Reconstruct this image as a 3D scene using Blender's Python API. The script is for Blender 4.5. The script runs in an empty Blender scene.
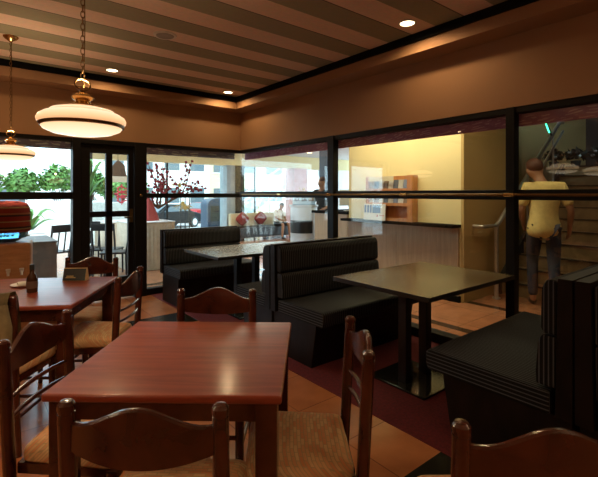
import bpy, bmesh, math, random
from mathutils import Vector, Matrix
random.seed(7)
PI = math.pi
C = bpy.context.scene.collection
SC = bpy.context.scene

# ------------------------------------------------------------------ camera, world, sun, exposure
cam_d = bpy.data.cameras.new('camera')
cam = bpy.data.objects.new('camera', cam_d); C.objects.link(cam)
cam.location = (0, 0, 1.40)
cam.rotation_euler = (PI/2, 0, -math.radians(38.7))
cam_d.sensor_width = 36; cam_d.lens = 25.16; cam_d.shift_y = -0.0744
cam_d.clip_start = 0.02; cam_d.clip_end = 300
SC.camera = cam
SC.view_settings.view_transform = 'Standard'
SC.view_settings.look = 'None'
SC.view_settings.exposure = 0.0
SC.view_settings.gamma = 1.0
SC.view_settings.use_curve_mapping = False
W = bpy.data.worlds.new('sky'); SC.world = W; W.use_nodes = True
bg = W.node_tree.nodes['Background']
bg.inputs['Color'].default_value = (0.62, 0.84, 1.0, 1); bg.inputs['Strength'].default_value = 4.8

def lamp(name, kind, loc, energy, color, rot=(0,0,0), **kw):
    d = bpy.data.lights.new(name, kind); d.energy = energy; d.color = color
    for k, v in kw.items(): setattr(d, k, v)
    o = bpy.data.objects.new(name, d); C.objects.link(o); o.location = loc; o.rotation_euler = rot
    return o
WARM = (1.0, 0.66, 0.34)
lamp('sun', 'SUN', (0, 10, 20), 2.6, (1.0, 0.96, 0.9), rot=(math.radians(38), math.radians(-22), 0), angle=math.radians(3))
# lobby ceiling lights (recessed panels in the lobby ceiling)
lamp('lobby_panel_light', 'AREA', (4.30, 3.60, 2.70), 52, (1.0, 0.84, 0.52), shape='RECTANGLE', size=0.5, size_y=2.2)
lamp('lobby_panel_light', 'AREA', (5.3, 1.6, 2.68), 7, (1.0, 0.80, 0.48), shape='RECTANGLE', size=0.8, size_y=0.8)
lamp('lobby_panel_light', 'AREA', (5.6, 8.8, 2.68), 95, (1.0, 0.86, 0.62), shape='RECTANGLE', size=2.0, size_y=2.0)

# ------------------------------------------------------------------ materials
def nodes_of(name):
    m = bpy.data.materials.new(name); m.use_nodes = True
    nt = m.node_tree; return m, nt, nt.nodes['Principled BSDF']
def N(nt, t, **kw):
    n = nt.nodes.new(t)
    for k, v in kw.items(): setattr(n, k, v)
    return n
def plain(name, col, rough=0.5, metal=0.0, noise=0.10, scale=12.0, bump=0.0, spec=None, coat=0.0):
    m, nt, b = nodes_of(name)
    tc = N(nt, 'ShaderNodeTexCoord'); nz = N(nt, 'ShaderNodeTexNoise')
    nz.inputs['Scale'].default_value = scale; nz.inputs['Detail'].default_value = 4
    nt.links.new(tc.outputs['Object'], nz.inputs['Vector'])
    r = N(nt, 'ShaderNodeValToRGB')
    r.color_ramp.elements[0].position = 0.3; r.color_ramp.elements[1].position = 0.7
    r.color_ramp.elements[0].color = tuple(c*(1-noise) for c in col) + (1,)
    r.color_ramp.elements[1].color = tuple(min(1, c*(1+noise)) for c in col) + (1,)
    nt.links.new(nz.outputs['Fac'], r.inputs['Fac']); nt.links.new(r.outputs['Color'], b.inputs['Base Color'])
    b.inputs['Roughness'].default_value = rough; b.inputs['Metallic'].default_value = metal
    if spec is not None: b.inputs['Specular IOR Level'].default_value = spec
    if coat: b.inputs['Coat Weight'].default_value = coat; b.inputs['Coat Roughness'].default_value = 0.12
    if bump:
        bp = N(nt, 'ShaderNodeBump'); bp.inputs['Strength'].default_value = bump; bp.inputs['Distance'].default_value = 0.01
        nt.links.new(nz.outputs['Fac'], bp.inputs['Height']); nt.links.new(bp.outputs['Normal'], b.inputs['Normal'])
    return m
def wood(name, a, c, rough=0.3, stretch=(1.2, 14, 14), scale=3.0, coat=0.0, bump=0.0, spec=0.5):
    m, nt, b = nodes_of(name)
    tc = N(nt, 'ShaderNodeTexCoord'); mp = N(nt, 'ShaderNodeMapping'); mp.inputs['Scale'].default_value = stretch
    nz = N(nt, 'ShaderNodeTexNoise'); nz.inputs['Scale'].default_value = scale; nz.inputs['Detail'].default_value = 6
    nz.inputs['Distortion'].default_value = 0.6
    r = N(nt, 'ShaderNodeValToRGB')
    r.color_ramp.elements[0].position = 0.33; r.color_ramp.elements[1].position = 0.68
    r.color_ramp.elements[0].color = a + (1,); r.color_ramp.elements[1].color = c + (1,)
    nt.links.new(tc.outputs['Object'], mp.inputs['Vector']); nt.links.new(mp.outputs['Vector'], nz.inputs['Vector'])
    nt.links.new(nz.outputs['Fac'], r.inputs['Fac']); nt.links.new(r.outputs['Color'], b.inputs['Base Color'])
    b.inputs['Roughness'].default_value = rough; b.inputs['Specular IOR Level'].default_value = spec
    if coat: b.inputs['Coat Weight'].default_value = coat; b.inputs['Coat Roughness'].default_value = 0.17
    if bump:
        bp = N(nt, 'ShaderNodeBump'); bp.inputs['Strength'].default_value = bump; bp.inputs['Distance'].default_value = 0.005
        nt.links.new(nz.outputs['Fac'], bp.inputs['Height']); nt.links.new(bp.outputs['Normal'], b.inputs['Normal'])
    return m
def glow(name, col, strength):
    m, nt, b = nodes_of(name)
    b.inputs['Base Color'].default_value = tuple(c*0.25 for c in col) + (1,)
    b.inputs['Emission Color'].default_value = col + (1,); b.inputs['Emission Strength'].default_value = strength
    return m
def glass_mat(name, tint=(0.95, 0.98, 0.97), ior=1.45):
    m = bpy.data.materials.new(name); m.use_nodes = True; nt = m.node_tree; nt.nodes.clear()
    out = N(nt, 'ShaderNodeOutputMaterial'); mx = N(nt, 'ShaderNodeMixShader'); lw = N(nt, 'ShaderNodeLayerWeight')
    lw.inputs['Blend'].default_value = 0.5
    pw = N(nt, 'ShaderNodeMath', operation='POWER'); pw.inputs[1].default_value = 5.0
    sc = N(nt, 'ShaderNodeMath', operation='MULTIPLY_ADD'); sc.inputs[1].default_value = 0.90; sc.inputs[2].default_value = 0.065
    nt.links.new(lw.outputs['Facing'], pw.inputs[0]); nt.links.new(pw.outputs[0], sc.inputs[0])
    tr = N(nt, 'ShaderNodeBsdfTransparent'); gl = N(nt, 'ShaderNodeBsdfGlossy')
    tr.inputs['Color'].default_value = tint + (1,); gl.inputs['Roughness'].default_value = 0.01
    nt.links.new(sc.outputs[0], mx.inputs[0]); nt.links.new(tr.outputs[0], mx.inputs[1]); nt.links.new(gl.outputs[0], mx.inputs[2])
    nt.links.new(mx.outputs[0], out.inputs[0])
    return m
def math_n(nt, op, a, b=None, c=None):
    n = N(nt, 'ShaderNodeMath', operation=op)
    for i, v in enumerate((a, b, c)):
        if v is None: continue
        if isinstance(v, (int, float)): n.inputs[i].default_value = v
        else: nt.links.new(v, n.inputs[i])
    return n.outputs[0]
def mixc(nt, fac, a, b):
    n = N(nt, 'ShaderNodeMix', data_type='RGBA')
    if isinstance(fac, (int, float)): n.inputs[0].default_value = fac
    else: nt.links.new(fac, n.inputs[0])
    for i, v in ((6, a), (7, b)):
        if isinstance(v, tuple): n.inputs[i].default_value = v + (1,)
        else: nt.links.new(v, n.inputs[i])
    return n.outputs[2]
def pinstripe(name, other):
    """black fabric with thin grey stripes; on the end faces the stripe follows axis `other`"""
    m, nt, b = nodes_of(name)
    tc = N(nt, 'ShaderNodeTexCoord'); s = N(nt, 'ShaderNodeSeparateXYZ'); nt.links.new(tc.outputs['Object'], s.inputs[0])
    ge = N(nt, 'ShaderNodeNewGeometry'); sn = N(nt, 'ShaderNodeSeparateXYZ'); nt.links.new(ge.outputs['True Normal'], sn.inputs[0])
    side = math_n(nt, 'GREATER_THAN', math_n(nt, 'ABSOLUTE', sn.outputs[0]), 0.7)
    co = math_n(nt, 'ADD', math_n(nt, 'MULTIPLY', s.outputs[0], math_n(nt, 'SUBTRACT', 1.0, side)), math_n(nt, 'MULTIPLY', s.outputs[other], side))
    fr = math_n(nt, 'FRACT', math_n(nt, 'MULTIPLY', co, 48.0))
    line = math_n(nt, 'LESS_THAN', fr, 0.28)
    nt.links.new(mixc(nt, line, (0.0045, 0.005, 0.006), (0.075, 0.08, 0.09)), b.inputs['Base Color'])
    b.inputs['Roughness'].default_value = 0.7; b.inputs['Specular IOR Level'].default_value = 0.2
    return m
def seat_weave(name):
    m, nt, b = nodes_of(name)
    tc = N(nt, 'ShaderNodeTexCoord'); sp = N(nt, 'ShaderNodeSeparateXYZ'); nt.links.new(tc.outputs['Object'], sp.inputs[0]); mp = N(nt, 'ShaderNodeCombineXYZ')
    nt.links.new(math_n(nt, 'SUBTRACT', sp.outputs[1], sp.outputs[2]), mp.inputs[1]); nt.links.new(sp.outputs[0], mp.inputs[0])
    br = N(nt, 'ShaderNodeTexBrick'); br.offset = 0.5; br.inputs['Scale'].default_value = 1.0
    br.inputs['Brick Width'].default_value = 0.040; br.inputs['Row Height'].default_value = 0.0135; br.inputs['Mortar Size'].default_value = 0.002; br.inputs['Mortar Smooth'].default_value = 0.6
    br.inputs['Color1'].default_value = (0.66, 0.24, 0.085, 1); br.inputs['Color2'].default_value = (0.74, 0.50, 0.25, 1); br.inputs['Mortar'].default_value = (0.44, 0.31, 0.15, 1)
    nt.links.new(mp.outputs[0], br.inputs['Vector'])
    nz = N(nt, 'ShaderNodeTexNoise'); nz.inputs['Scale'].default_value = 60; nt.links.new(tc.outputs['Object'], nz.inputs['Vector'])
    col = mixc(nt, math_n(nt, 'MULTIPLY', nz.outputs['Fac'], 0.35), br.outputs['Color'], (0.62, 0.43, 0.24))
    nt.links.new(col, b.inputs['Base Color']); b.inputs['Roughness'].default_value = 0.85
    bp = N(nt, 'ShaderNodeBump'); bp.inputs['Strength'].default_value = 0.3; bp.inputs['Distance'].default_value = 0.003
    nt.links.new(br.outputs['Fac'], bp.inputs['Height']); bp.invert = True; nt.links.new(bp.outputs['Normal'], b.inputs['Normal'])
    return m
def band_mat(name, axis, period, cols, rough=0.8, offset=0.0, coords='Object'):
    """hard bands of colour repeating along one axis"""
    m, nt, b = nodes_of(name)
    tc = N(nt, 'ShaderNodeTexCoord'); s = N(nt, 'ShaderNodeSeparateXYZ'); nt.links.new(tc.outputs[coords], s.inputs[0])
    f = math_n(nt, 'FRACT', math_n(nt, 'DIVIDE', math_n(nt, 'ADD', s.outputs[axis], offset + 100*period), period))
    r = N(nt, 'ShaderNodeValToRGB'); r.color_ramp.interpolation = 'CONSTANT'
    while len(r.color_ramp.elements) < len(cols): r.color_ramp.elements.new(0.5)
    for e, (p, c) in zip(r.color_ramp.elements, cols): e.position = p; e.color = c + (1,)
    nt.links.new(f, r.inputs['Fac'])
    nz = N(nt, 'ShaderNodeTexNoise'); nz.inputs['Scale'].default_value = 30; nt.links.new(tc.outputs['Object'], nz.inputs['Vector'])
    mx = N(nt, 'ShaderNodeMix', data_type='RGBA', blend_type='MULTIPLY'); mx.inputs[0].default_value = 0.25
    nt.links.new(r.outputs['Color'], mx.inputs[6]); nt.links.new(nz.outputs['Color'], mx.inputs[7])
    nt.links.new(mx.outputs[2], b.inputs['Base Color']); b.inputs['Roughness'].default_value = rough
    return m
def tile_mat(name, pitch, c1, c2, grout, bands, dark, rough=0.22):
    """square tiles; `bands` = list of (axis, lo, hi) strips laid in dark tile"""
    m, nt, b = nodes_of(name)
    tc = N(nt, 'ShaderNodeTexCoord'); br = N(nt, 'ShaderNodeTexBrick'); br.offset = 0.0
    br.inputs['Scale'].default_value = 1.0; br.inputs['Brick Width'].default_value = pitch; br.inputs['Row Height'].default_value = pitch
    br.inputs['Mortar Size'].default_value = 0.003; br.inputs['Color1'].default_value = c1 + (1,); br.inputs['Color2'].default_value = c2 + (1,)
    br.inputs['Mortar'].default_value = grout + (1,)
    nt.links.new(tc.outputs['Object'], br.inputs['Vector'])
    nz = N(nt, 'ShaderNodeTexNoise'); nz.inputs['Scale'].default_value = 5; nz.inputs['Detail'].default_value = 6
    nt.links.new(tc.outputs['Object'], nz.inputs['Vector'])
    mx = N(nt, 'ShaderNodeMix', data_type='RGBA', blend_type='OVERLAY'); mx.inputs[0].default_value = 0.35
    nt.links.new(br.outputs['Color'], mx.inputs[6]); nt.links.new(nz.outputs['Fac'], mx.inputs[7])
    s = N(nt, 'ShaderNodeSeparateXYZ'); nt.links.new(tc.outputs['Object'], s.inputs[0])
    fac = None
    for ax, lo, hi in bands:
        t = math_n(nt, 'MULTIPLY', math_n(nt, 'GREATER_THAN', s.outputs[ax], lo), math_n(nt, 'LESS_THAN', s.outputs[ax], hi))
        fac = t if fac is None else math_n(nt, 'MAXIMUM', fac, t)
    col = mx.outputs[2]
    if fac is not None: col = mixc(nt, fac, col, dark)
    nt.links.new(col, b.inputs['Base Color']); b.inputs['Roughness'].default_value = rough
    return m
def valance_mat(name, base, motif):
    m, nt, b = nodes_of(name)
    tc = N(nt, 'ShaderNodeTexCoord'); mp = N(nt, 'ShaderNodeMapping'); mp.inputs['Scale'].default_value = (4, 4, 11)
    nt.links.new(tc.outputs['Object'], mp.inputs['Vector'])
    v = N(nt, 'ShaderNodeTexVoronoi', feature='DISTANCE_TO_EDGE'); v.inputs['Scale'].default_value = 1.6
    w = N(nt, 'ShaderNodeTexWave', wave_type='RINGS'); w.inputs['Scale'].default_value = 1.3; w.inputs['Distortion'].default_value = 6
    nt.links.new(mp.outputs['Vector'], v.inputs['Vector']); nt.links.new(mp.outputs['Vector'], w.inputs['Vector'])
    f = math_n(nt, 'MULTIPLY', math_n(nt, 'GREATER_THAN', w.outputs['Fac'], 0.62), math_n(nt, 'GREATER_THAN', v.outputs['Distance'], 0.12))
    nt.links.new(mixc(nt, f, base, motif), b.inputs['Base Color']); b.inputs['Roughness'].default_value = 0.8
    return m

M = {}
M['table_wood'] = wood('red_stained_table_wood', (0.20, 0.033, 0.015), (0.30, 0.054, 0.024), rough=0.45, stretch=(1.0, 12, 12), scale=2.5, coat=0.55, spec=0.3)
M['chair_wood'] = wood('dark_red_chair_wood', (0.042, 0.009, 0.0045), (0.085, 0.018, 0.008), rough=0.26, stretch=(3, 3, 3), scale=3, coat=0.4)
M['booth_top'] = wood('olive_brown_table_top', (0.082, 0.060, 0.032), (0.125, 0.092, 0.052), rough=0.26, stretch=(2, 8, 8), scale=3)
M['booth_edge'] = plain('black_table_edge', (0.012, 0.011, 0.010), 0.4)
M['dark_wood'] = wood('near_black_bench_wood', (0.006, 0.004, 0.003), (0.014, 0.008, 0.006), rough=0.45, stretch=(3, 3, 1), scale=4, spec=0.2)
M['seat_stripe'] = pinstripe('pinstripe_seat_fabric', 2)
M['back_stripe'] = pinstripe('pinstripe_back_fabric', 1)
M['weave'] = seat_weave('woven_seat_fabric')
M['black_metal'] = plain('black_painted_metal', (0.005, 0.005, 0.006), 0.4)
M['black_gloss'] = plain('glossy_black_metal', (0.014, 0.014, 0.012), 0.12)
M['frame'] = plain('dark_window_frame_paint', (0.004, 0.0035, 0.003), 0.5, spec=0.25)
M['brass'] = plain('polished_brass', (0.72, 0.48, 0.20), 0.22, 1.0, 0.05)
M['dark_brass'] = plain('aged_brass', (0.22, 0.13, 0.05), 0.35, 1.0)
M['steel'] = plain('brushed_steel', (0.72, 0.72, 0.70), 0.45, 1.0, 0.05)
M['wall'] = plain('warm_brown_wall_paint', (0.34, 0.185, 0.09), 0.75, 0, 0.05, 2.0)
M['black_trim'] = plain('black_cornice_paint', (0.004, 0.004, 0.004), 0.8, spec=0.1)
M['ceil'] = band_mat('striped_ceiling_paper', 1, 0.508, [(0.0, (0.80, 0.57, 0.42)), (0.475, (0.12, 0.08, 0.05)), (0.50, (0.33, 0.29, 0.18))], 0.85, offset=0.461)  # the thin dark band is a shadow line painted between the stripes
M['room_tile'] = tile_mat('terracotta_room_tiles', 0.42, (0.50, 0.20, 0.075), (0.37, 0.13, 0.050), (0.20, 0.08, 0.035), [(1, 0.90, 1.29), (1, 4.30, 4.75)], (0.022, 0.022, 0.016))
M['lobby_tile'] = tile_mat('orange_lobby_tiles', 0.6, (0.46, 0.20, 0.10), (0.42, 0.17, 0.085), (0.16, 0.07, 0.04), [(0, 3.95, 4.07), (0, 5.05, 5.17), (1, 6.4, 6.55)], (0.05, 0.03, 0.02), rough=0.12)
M['carpet'] = plain('maroon_carpet', (0.125, 0.011, 0.012), 0.95, 0, 0.25, 60, bump=0.3)
M['glass'] = glass_mat('clear_window_glass')
M['cream'] = plain('cream_lobby_paint', (0.78, 0.66, 0.36), 0.7, 0, 0.03, 2)
M['tan'] = plain('tan_stair_wall_paint', (0.50, 0.34, 0.13), 0.7, 0, 0.05, 2)
M['white'] = plain('white_paint', (0.80, 0.80, 0.78), 0.6, 0, 0.03, 3)
M['wainscot'] = wood('pale_oak_wainscot', (0.40, 0.27, 0.16), (0.52, 0.36, 0.22), rough=0.5, stretch=(14, 14, 0.8), scale=3)
M['orange_wood'] = wood('orange_rack_wood', (0.42, 0.17, 0.06), (0.55, 0.25, 0.09), rough=0.4, stretch=(8, 8, 1), scale=3)
M['stair_wood'] = wood('worn_stair_stone', (0.18, 0.12, 0.055), (0.28, 0.19, 0.09), rough=0.55, stretch=(2, 2, 2), scale=3)
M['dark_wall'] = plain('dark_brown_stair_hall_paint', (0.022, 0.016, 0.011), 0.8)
M['val_purple'] = valance_mat('purple_floral_valance', (0.40, 0.15, 0.27), (0.62, 0.36, 0.46))
M['val_grey'] = valance_mat('grey_emblem_valance', (0.34, 0.29, 0.36), (0.80, 0.80, 0.66))

# ------------------------------------------------------------------ mesh helpers
def bx(bm, x0, y0, z0, x1, y1, z1, bev=0.0, seg=2, rot=None, mi=0):
    vs = [bm.verts.new(v) for v in ((x0,y0,z0),(x1,y0,z0),(x1,y1,z0),(x0,y1,z0),(x0,y0,z1),(x1,y0,z1),(x1,y1,z1),(x0,y1,z1))]
    fs = [bm.faces.new([vs[i] for i in f]) for f in ((3,2,1,0),(4,5,6,7),(0,1,5,4),(1,2,6,5),(2,3,7,6),(3,0,4,7))]
    for f in fs: f.material_index = mi
    if rot is not None: bmesh.ops.transform(bm, matrix=rot, verts=vs)
    if bev:
        es = {e for f in fs for e in f.edges}
        bmesh.ops.bevel(bm, geom=list(es), offset=bev, segments=seg, affect='EDGES', profile=0.5, material=-1)
def frame_of(d):
    d = d.normalized(); a = Vector((0,0,1)) if abs(d.z) < 0.9 else Vector((1,0,0))
    u = d.cross(a).normalized(); return u, d.cross(u).normalized()
def tube(bm, pts, r, seg=10, cap=True, closed=False, mi=0):
    pts = [Vector(p) for p in pts]; n = len(pts)
    rs = r if isinstance(r, (list, tuple)) else [r]*n
    rings = []; u = None
    for i, p in enumerate(pts):
        if closed: d = pts[(i+1) % n] - pts[i-1]
        else: d = pts[min(i+1, n-1)] - pts[max(i-1, 0)]
        d.normalize()
        if u is None: u, _ = frame_of(d)
        else: u = (u - d*u.dot(d)).normalized()
        v = d.cross(u)
        rings.append([bm.verts.new(p + (u*math.cos(2*PI*k/seg) + v*math.sin(2*PI*k/seg))*rs[i]) for k in range(seg)])
    for i in range(n if closed else n-1):
        a, b = rings[i], rings[(i+1) % n]
        for k in range(seg):
            f = bm.faces.new((a[k], a[(k+1) % seg], b[(k+1) % seg], b[k])); f.material_index = mi
    if cap and not closed:
        bm.faces.new(rings[0][::-1]).material_index = mi; bm.faces.new(rings[-1]).material_index = mi
def lathe(bm, prof, seg=32, c=(0,0,0), mi=0, cap=True):
    rings = []
    for r, z in prof:
        rings.append([bm.verts.new((c[0]+r*math.cos(2*PI*k/seg), c[1]+r*math.sin(2*PI*k/seg), c[2]+z)) for k in range(seg)] if r > 1e-5 else [bm.verts.new((c[0], c[1], c[2]+z))])
    for a, b in zip(rings, rings[1:]):
        for k in range(seg):
            k2 = (k+1) % seg
            q = [a[k % len(a)], a[k2 % len(a)], b[k2 % len(b)], b[k % len(b)]]
            q = list(dict.fromkeys(q))
            if len(q) > 2: bm.faces.new(q).material_index = mi
    if cap:
        if len(rings[0]) > 1: bm.faces.new(rings[0][::-1]).material_index = mi
        if len(rings[-1]) > 1: bm.faces.new(rings[-1]).material_index = mi
def prism(bm, poly, axis, a, b, bev=0.0, seg=2, mi=0):
    """extrude a 2-D polygon along axis (0: poly=(y,z), 1: poly=(x,z), 2: poly=(x,y))"""
    def P(p, t): return (t, p[0], p[1]) if axis == 0 else ((p[0], t, p[1]) if axis == 1 else (p[0], p[1], t))
    A = [bm.verts.new(P(p, a)) for p in poly]; B = [bm.verts.new(P(p, b)) for p in poly]
    fs = [bm.faces.new(A[::-1]), bm.faces.new(B)]
    n = len(poly)
    for i in range(n): fs.append(bm.faces.new((A[i], A[(i+1) % n], B[(i+1) % n], B[i])))
    bmesh.ops.recalc_face_normals(bm, faces=fs)
    for f in fs: f.material_index = mi
    if bev:
        es = list({e for f in fs for e in f.edges})
        bmesh.ops.bevel(bm, geom=es, offset=bev, segments=seg, affect='EDGES', profile=0.5, material=-1)
def blob(bm, c, s, sub=2, jitter=0.0, mi=0):
    r = bmesh.ops.create_icosphere(bm, subdivisions=sub, radius=1)
    for v in r['verts']:
        k = 1 + random.uniform(-jitter, jitter)
        v.co = Vector((c[0]+v.co.x*s[0]*k, c[1]+v.co.y*s[1]*k, c[2]+v.co.z*s[2]*k))
def obj(name, bm, mat, parent=None, loc=None, rotz=None, sharp=35):
    me = bpy.data.meshes.new(name)
    bmesh.ops.recalc_face_normals(bm, faces=bm.faces[:])
    bm.to_mesh(me); bm.free()
    for m in (mat if isinstance(mat, (list, tuple)) else [mat]): me.materials.append(M[m] if isinstance(m, str) else m)
    me.polygons.foreach_set('use_smooth', [True]*len(me.polygons)); me.set_sharp_from_angle(angle=math.radians(sharp))
    o = bpy.data.objects.new(name, me); C.objects.link(o)
    wn = o.modifiers.new('weighted_normals', 'WEIGHTED_NORMAL'); wn.keep_sharp = True
    if parent: o.parent = parent
    if loc: o.location = loc
    if rotz is not None: o.rotation_euler = (0, 0, rotz)
    return o
def tag(o, label, cat, group=None):
    o['label'] = label; o['category'] = cat
    if group: o['group'] = group
    return o
def thing(name, label, cat, loc=(0,0,0), rotz=0, group=None):
    o = bpy.data.objects.new(name, None); C.objects.link(o); o.empty_display_size = 0.1
    o.location = loc; o.rotation_euler = (0, 0, rotz)
    return tag(o, label, cat, group)
def struct(name, bm, m, parent=None):
    o = obj(name, bm, m, parent)
    if parent is None: o['kind'] = 'structure'
    return o
def copy_tree(o, parent=None):
    c = o.copy(); C.objects.link(c)
    if parent: c.parent = parent
    for ch in [x for x in o.children]: copy_tree(ch, c)
    return c
def dup(root, loc, rotz, label, group=None):
    c = copy_tree(root); c.location = loc; c.rotation_euler = (0, 0, rotz); c['label'] = label
    if group: c['group'] = group
    return c
nb = bmesh.new
def box_struct(name, m, *boxes, bev=0):
    bm = nb()
    for b in boxes: bx(bm, *b, bev=bev)
    return struct(name, bm, m)

# ------------------------------------------------------------------ room shell
XR, YB, ZH, ZC = 3.45, 5.80, 2.10, 2.85
box_struct('floor', 'room_tile', (-3.2, -2.7, -0.12, 2.02, 5.92, 0.0))
box_struct('floor_carpet', 'carpet', (2.02, -2.7, -0.12, 3.56, 5.92, 0.004))
box_struct('ceiling', 'ceil', (-3.2, -2.7, ZC, 3.45, YB, ZC+0.1))
box_struct('wall_back', 'wall', (-3.2, YB, ZH, 3.70, YB+0.20, 2.95))
box_struct('wall_right', 'wall', (XR, -2.7, ZH, XR+0.25, YB, 2.95))
box_struct('wall_left', 'wall', (-3.4, -2.7, 0, -3.2, YB+0.2, 2.95))
box_struct('wall_front', 'wall', (-3.4, -2.9, 0, 3.7, -2.7, 2.95))
box_struct('wall_corner', 'wall', (XR, -2.7, 0, XR+0.25, -0.62, ZH))
# dropped fascia around the ceiling tray with its black cornice
box_struct('trim_1', 'wall', (-3.2, 5.50, 2.68, 3.45, YB, ZC))
box_struct('trim_2', 'wall', (3.20, -2.7, 2.68, XR, 5.50, ZC))
box_struct('trim_3', 'black_trim', (-3.2, 5.475, 2.78, 3.20, 5.50, ZC))
box_struct('trim_4', 'black_trim', (3.175, -2.7, 2.78, 3.20, 5.475, ZC))

# windows and door of the back wall
def window(name, bars, panes, gm='glass'):
    bm = nb()
    for b in bars: bx(bm, *b, bev=0.004, seg=1)
    w = struct(name, bm, 'frame')
    for p in panes:
        bm = nb(); bx(bm, *p); obj('pane', bm, gm, w)
    return w
GY = YB + 0.07
box_struct('wall_back_left', 'wall', (-3.2, YB, 0, -0.12, YB+0.2, ZH))
window('window_1', [(-0.12, YB+0.01, 2.055, 1.05, YB+0.13, ZH), (-0.12, YB+0.02, 1.335, 1.05, YB+0.12, 1.425), (-0.12, YB+0.01, 0, 1.05, YB+0.13, 0.10),
                    (-0.12, YB+0.02, 0.1, -0.05, YB+0.12, 2.055)],
       [(-0.05, GY-0.004, 0.10, 1.05, GY+0.004, 1.335), (-0.05, GY-0.004, 1.425, 1.05, GY+0.004, 2.055)])
window('window_2', [(1.96, YB+0.01, 2.055, 3.50, YB+0.13, ZH), (1.96, YB+0.02, 1.345, 3.45, YB+0.12, 1.41), (1.96, YB+0.01, 0, 3.50, YB+0.13, 0.09)],
       [(1.96, GY-0.004, 0.09, 3.496, GY+0.004, 1.345), (1.96, GY-0.004, 1.41, 3.496, GY+0.004, 2.055)])
# door frame posts and leaf
box_struct('trim_5', 'frame', (1.05, YB-0.01, 0, 1.14, YB+0.14, 2.10), (1.80, YB-0.01, 0, 1.96, YB+0.14, 2.10), (1.14, YB-0.01, 2.04, 1.80, YB+0.14, 2.10), bev=0.004)
bm = nb()
D0, D1 = YB+0.03, YB+0.09
for b in ((1.145, D0, 0.02, 1.255, D1, 2.035), (1.725, D0, 0.02, 1.795, D1, 2.035), (1.445, D0, 0.30, 1.525, D1, 1.93), (1.255, D0, 1.93, 1.725, D1, 2.035),
          (1.255, D0, 1.10, 1.725, D1, 1.175), (1.255, D0, 0.02, 1.725, D1, 0.30)): bx(bm, *b, bev=0.004, seg=1)
door = struct('door_1', bm, 'frame')
for x0, x1 in ((1.255, 1.445), (1.525, 1.725)):
    for z0, z1 in ((0.30, 1.10), (1.175, 1.93)):
        bm = nb(); bx(bm, x0, GY-0.005, z0, x1, GY+0.002, z1); obj('pane', bm, 'glass', door)
bm = nb(); bx(bm, 1.74, D0-0.012, 1.02, 1.785, D0, 1.20, bev=0.003); tube(bm, [(1.762, D0-0.012, 1.09), (1.762, D0-0.05, 1.09)], 0.012); tube(bm, [(1.762, D0-0.05, 1.09), (1.66, D0-0.05, 1.09)], 0.011)
obj('door_handle', bm, 'dark_brass', door)
bm = nb(); bx(bm, 1.865, YB-0.022, 1.36, 1.895, YB-0.01, 1.40, bev=0.003); o = obj('lock_plate', bm, 'brass', door)

# windows of the right wall
GX = XR + 0.06
def rwin(name, y0, y1):
    return window(name, [(XR+0.005, y0, 2.05, XR+0.09, y1, ZH), (XR+0.02, y0, 1.352, XR+0.09, y1, 1.435), (XR+0.005, y0, 0, XR+0.13, y1, 0.09)],
                  [(GX-0.004, y0, 0.09, GX+0.004, y1, 1.352), (GX-0.004, y0, 1.435, GX+0.004, y1, 2.05)])
rwin('window_3', 3.745, 5.86); rwin('window_4', 1.605, 3.64); rwin('window_5', -0.52, 1.535)
box_struct('trim_6', 'frame', (XR-0.01, 3.64, 0, XR+0.075, 3.745, ZH), (XR-0.01, 1.535, 0, XR+0.075, 1.605, ZH), (XR-0.01, -0.62, 0, XR+0.075, -0.52, ZH), bev=0.004)
# brass rail along the right-hand glazing
t = thing('brass_rail', 'long thin brass rail running along the dark transom of the right windows', 'rail', (0, 0, 0))
bm = nb(); tube(bm, [(XR-0.035, -0.5, 1.393), (XR-0.035, 5.70, 1.393)], 0.011); obj('rail', bm, 'dark_brass', t)
for y in (0.4, 1.565, 2.6, 3.69, 4.7):
    bm = nb(); tube(bm, [(XR-0.035, y, 1.393), (XR+0.022 if y not in (1.565, 3.69) else XR-0.008, y, 1.393)], 0.008); tube(bm, [(XR-0.035, y-0.04, 1.393), (XR-0.035, y+0.04, 1.393)], 0.0155)
    obj('bracket', bm, 'brass', t)
bm = nb(); bx(bm, XR+0.11, -0.5, 1.955, XR+0.13, 5.85, 2.07); tag(obj('valance', bm, 'val_purple'), 'purple floral valance strip hung along the top of the right windows', 'valance')
bm = nb(); bx(bm, -0.1, YB+0.14, 1.965, 3.42, YB+0.16, 2.06); tag(obj('valance', bm, 'val_grey'), 'grey valance strip with pale emblems along the top of the back windows', 'valance')

# ------------------------------------------------------------------ ceiling fittings
M['lens'] = glow('lit_downlight_lens', (1.0, 0.80, 0.48), 9.0)
M['ring'] = plain('pale_ceiling_plastic', (0.62, 0.55, 0.45), 0.5)
down_labels = {(1.35, 5.18): 'lit recessed downlight by the back cornice above the door', (2.93, 5.27): 'lit recessed downlight in the far corner of the striped ceiling',
               (2.93, 2.19): 'lit recessed downlight by the right cornice above the front booth'}
def downlight(x, y, label):
    t = thing('downlight', label, 'ceiling light', (x, y, ZC), 0, 'recessed ceiling downlights')
    bm = nb(); lathe(bm, [(0.058, -0.002), (0.060, -0.008), (0.074, -0.008), (0.078, 0.0)], 28, cap=False); obj('trim_ring', bm, 'ring', t)
    bm = nb(); lathe(bm, [(0.0, -0.004), (0.058, -0.004), (0.058, -0.001), (0.0, -0.001)], 28); obj('lens', bm, 'lens', t)
    l = lamp('downlight_bulb', 'SPOT', (x, y, ZC-0.012), 22, WARM, spot_size=math.radians(168), spot_blend=0.5, shadow_soft_size=0.035)
    return t
for (x, y), lb in down_labels.items(): downlight(x, y, lb)
for x, y in ((-0.25, 5.18), (2.93, -0.9), (-1.85, 5.18)):
    lamp('downlight_bulb', 'SPOT', (x, y, ZC-0.012), 22, WARM, spot_size=math.radians(168), spot_blend=0.5, shadow_soft_size=0.035)
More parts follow.
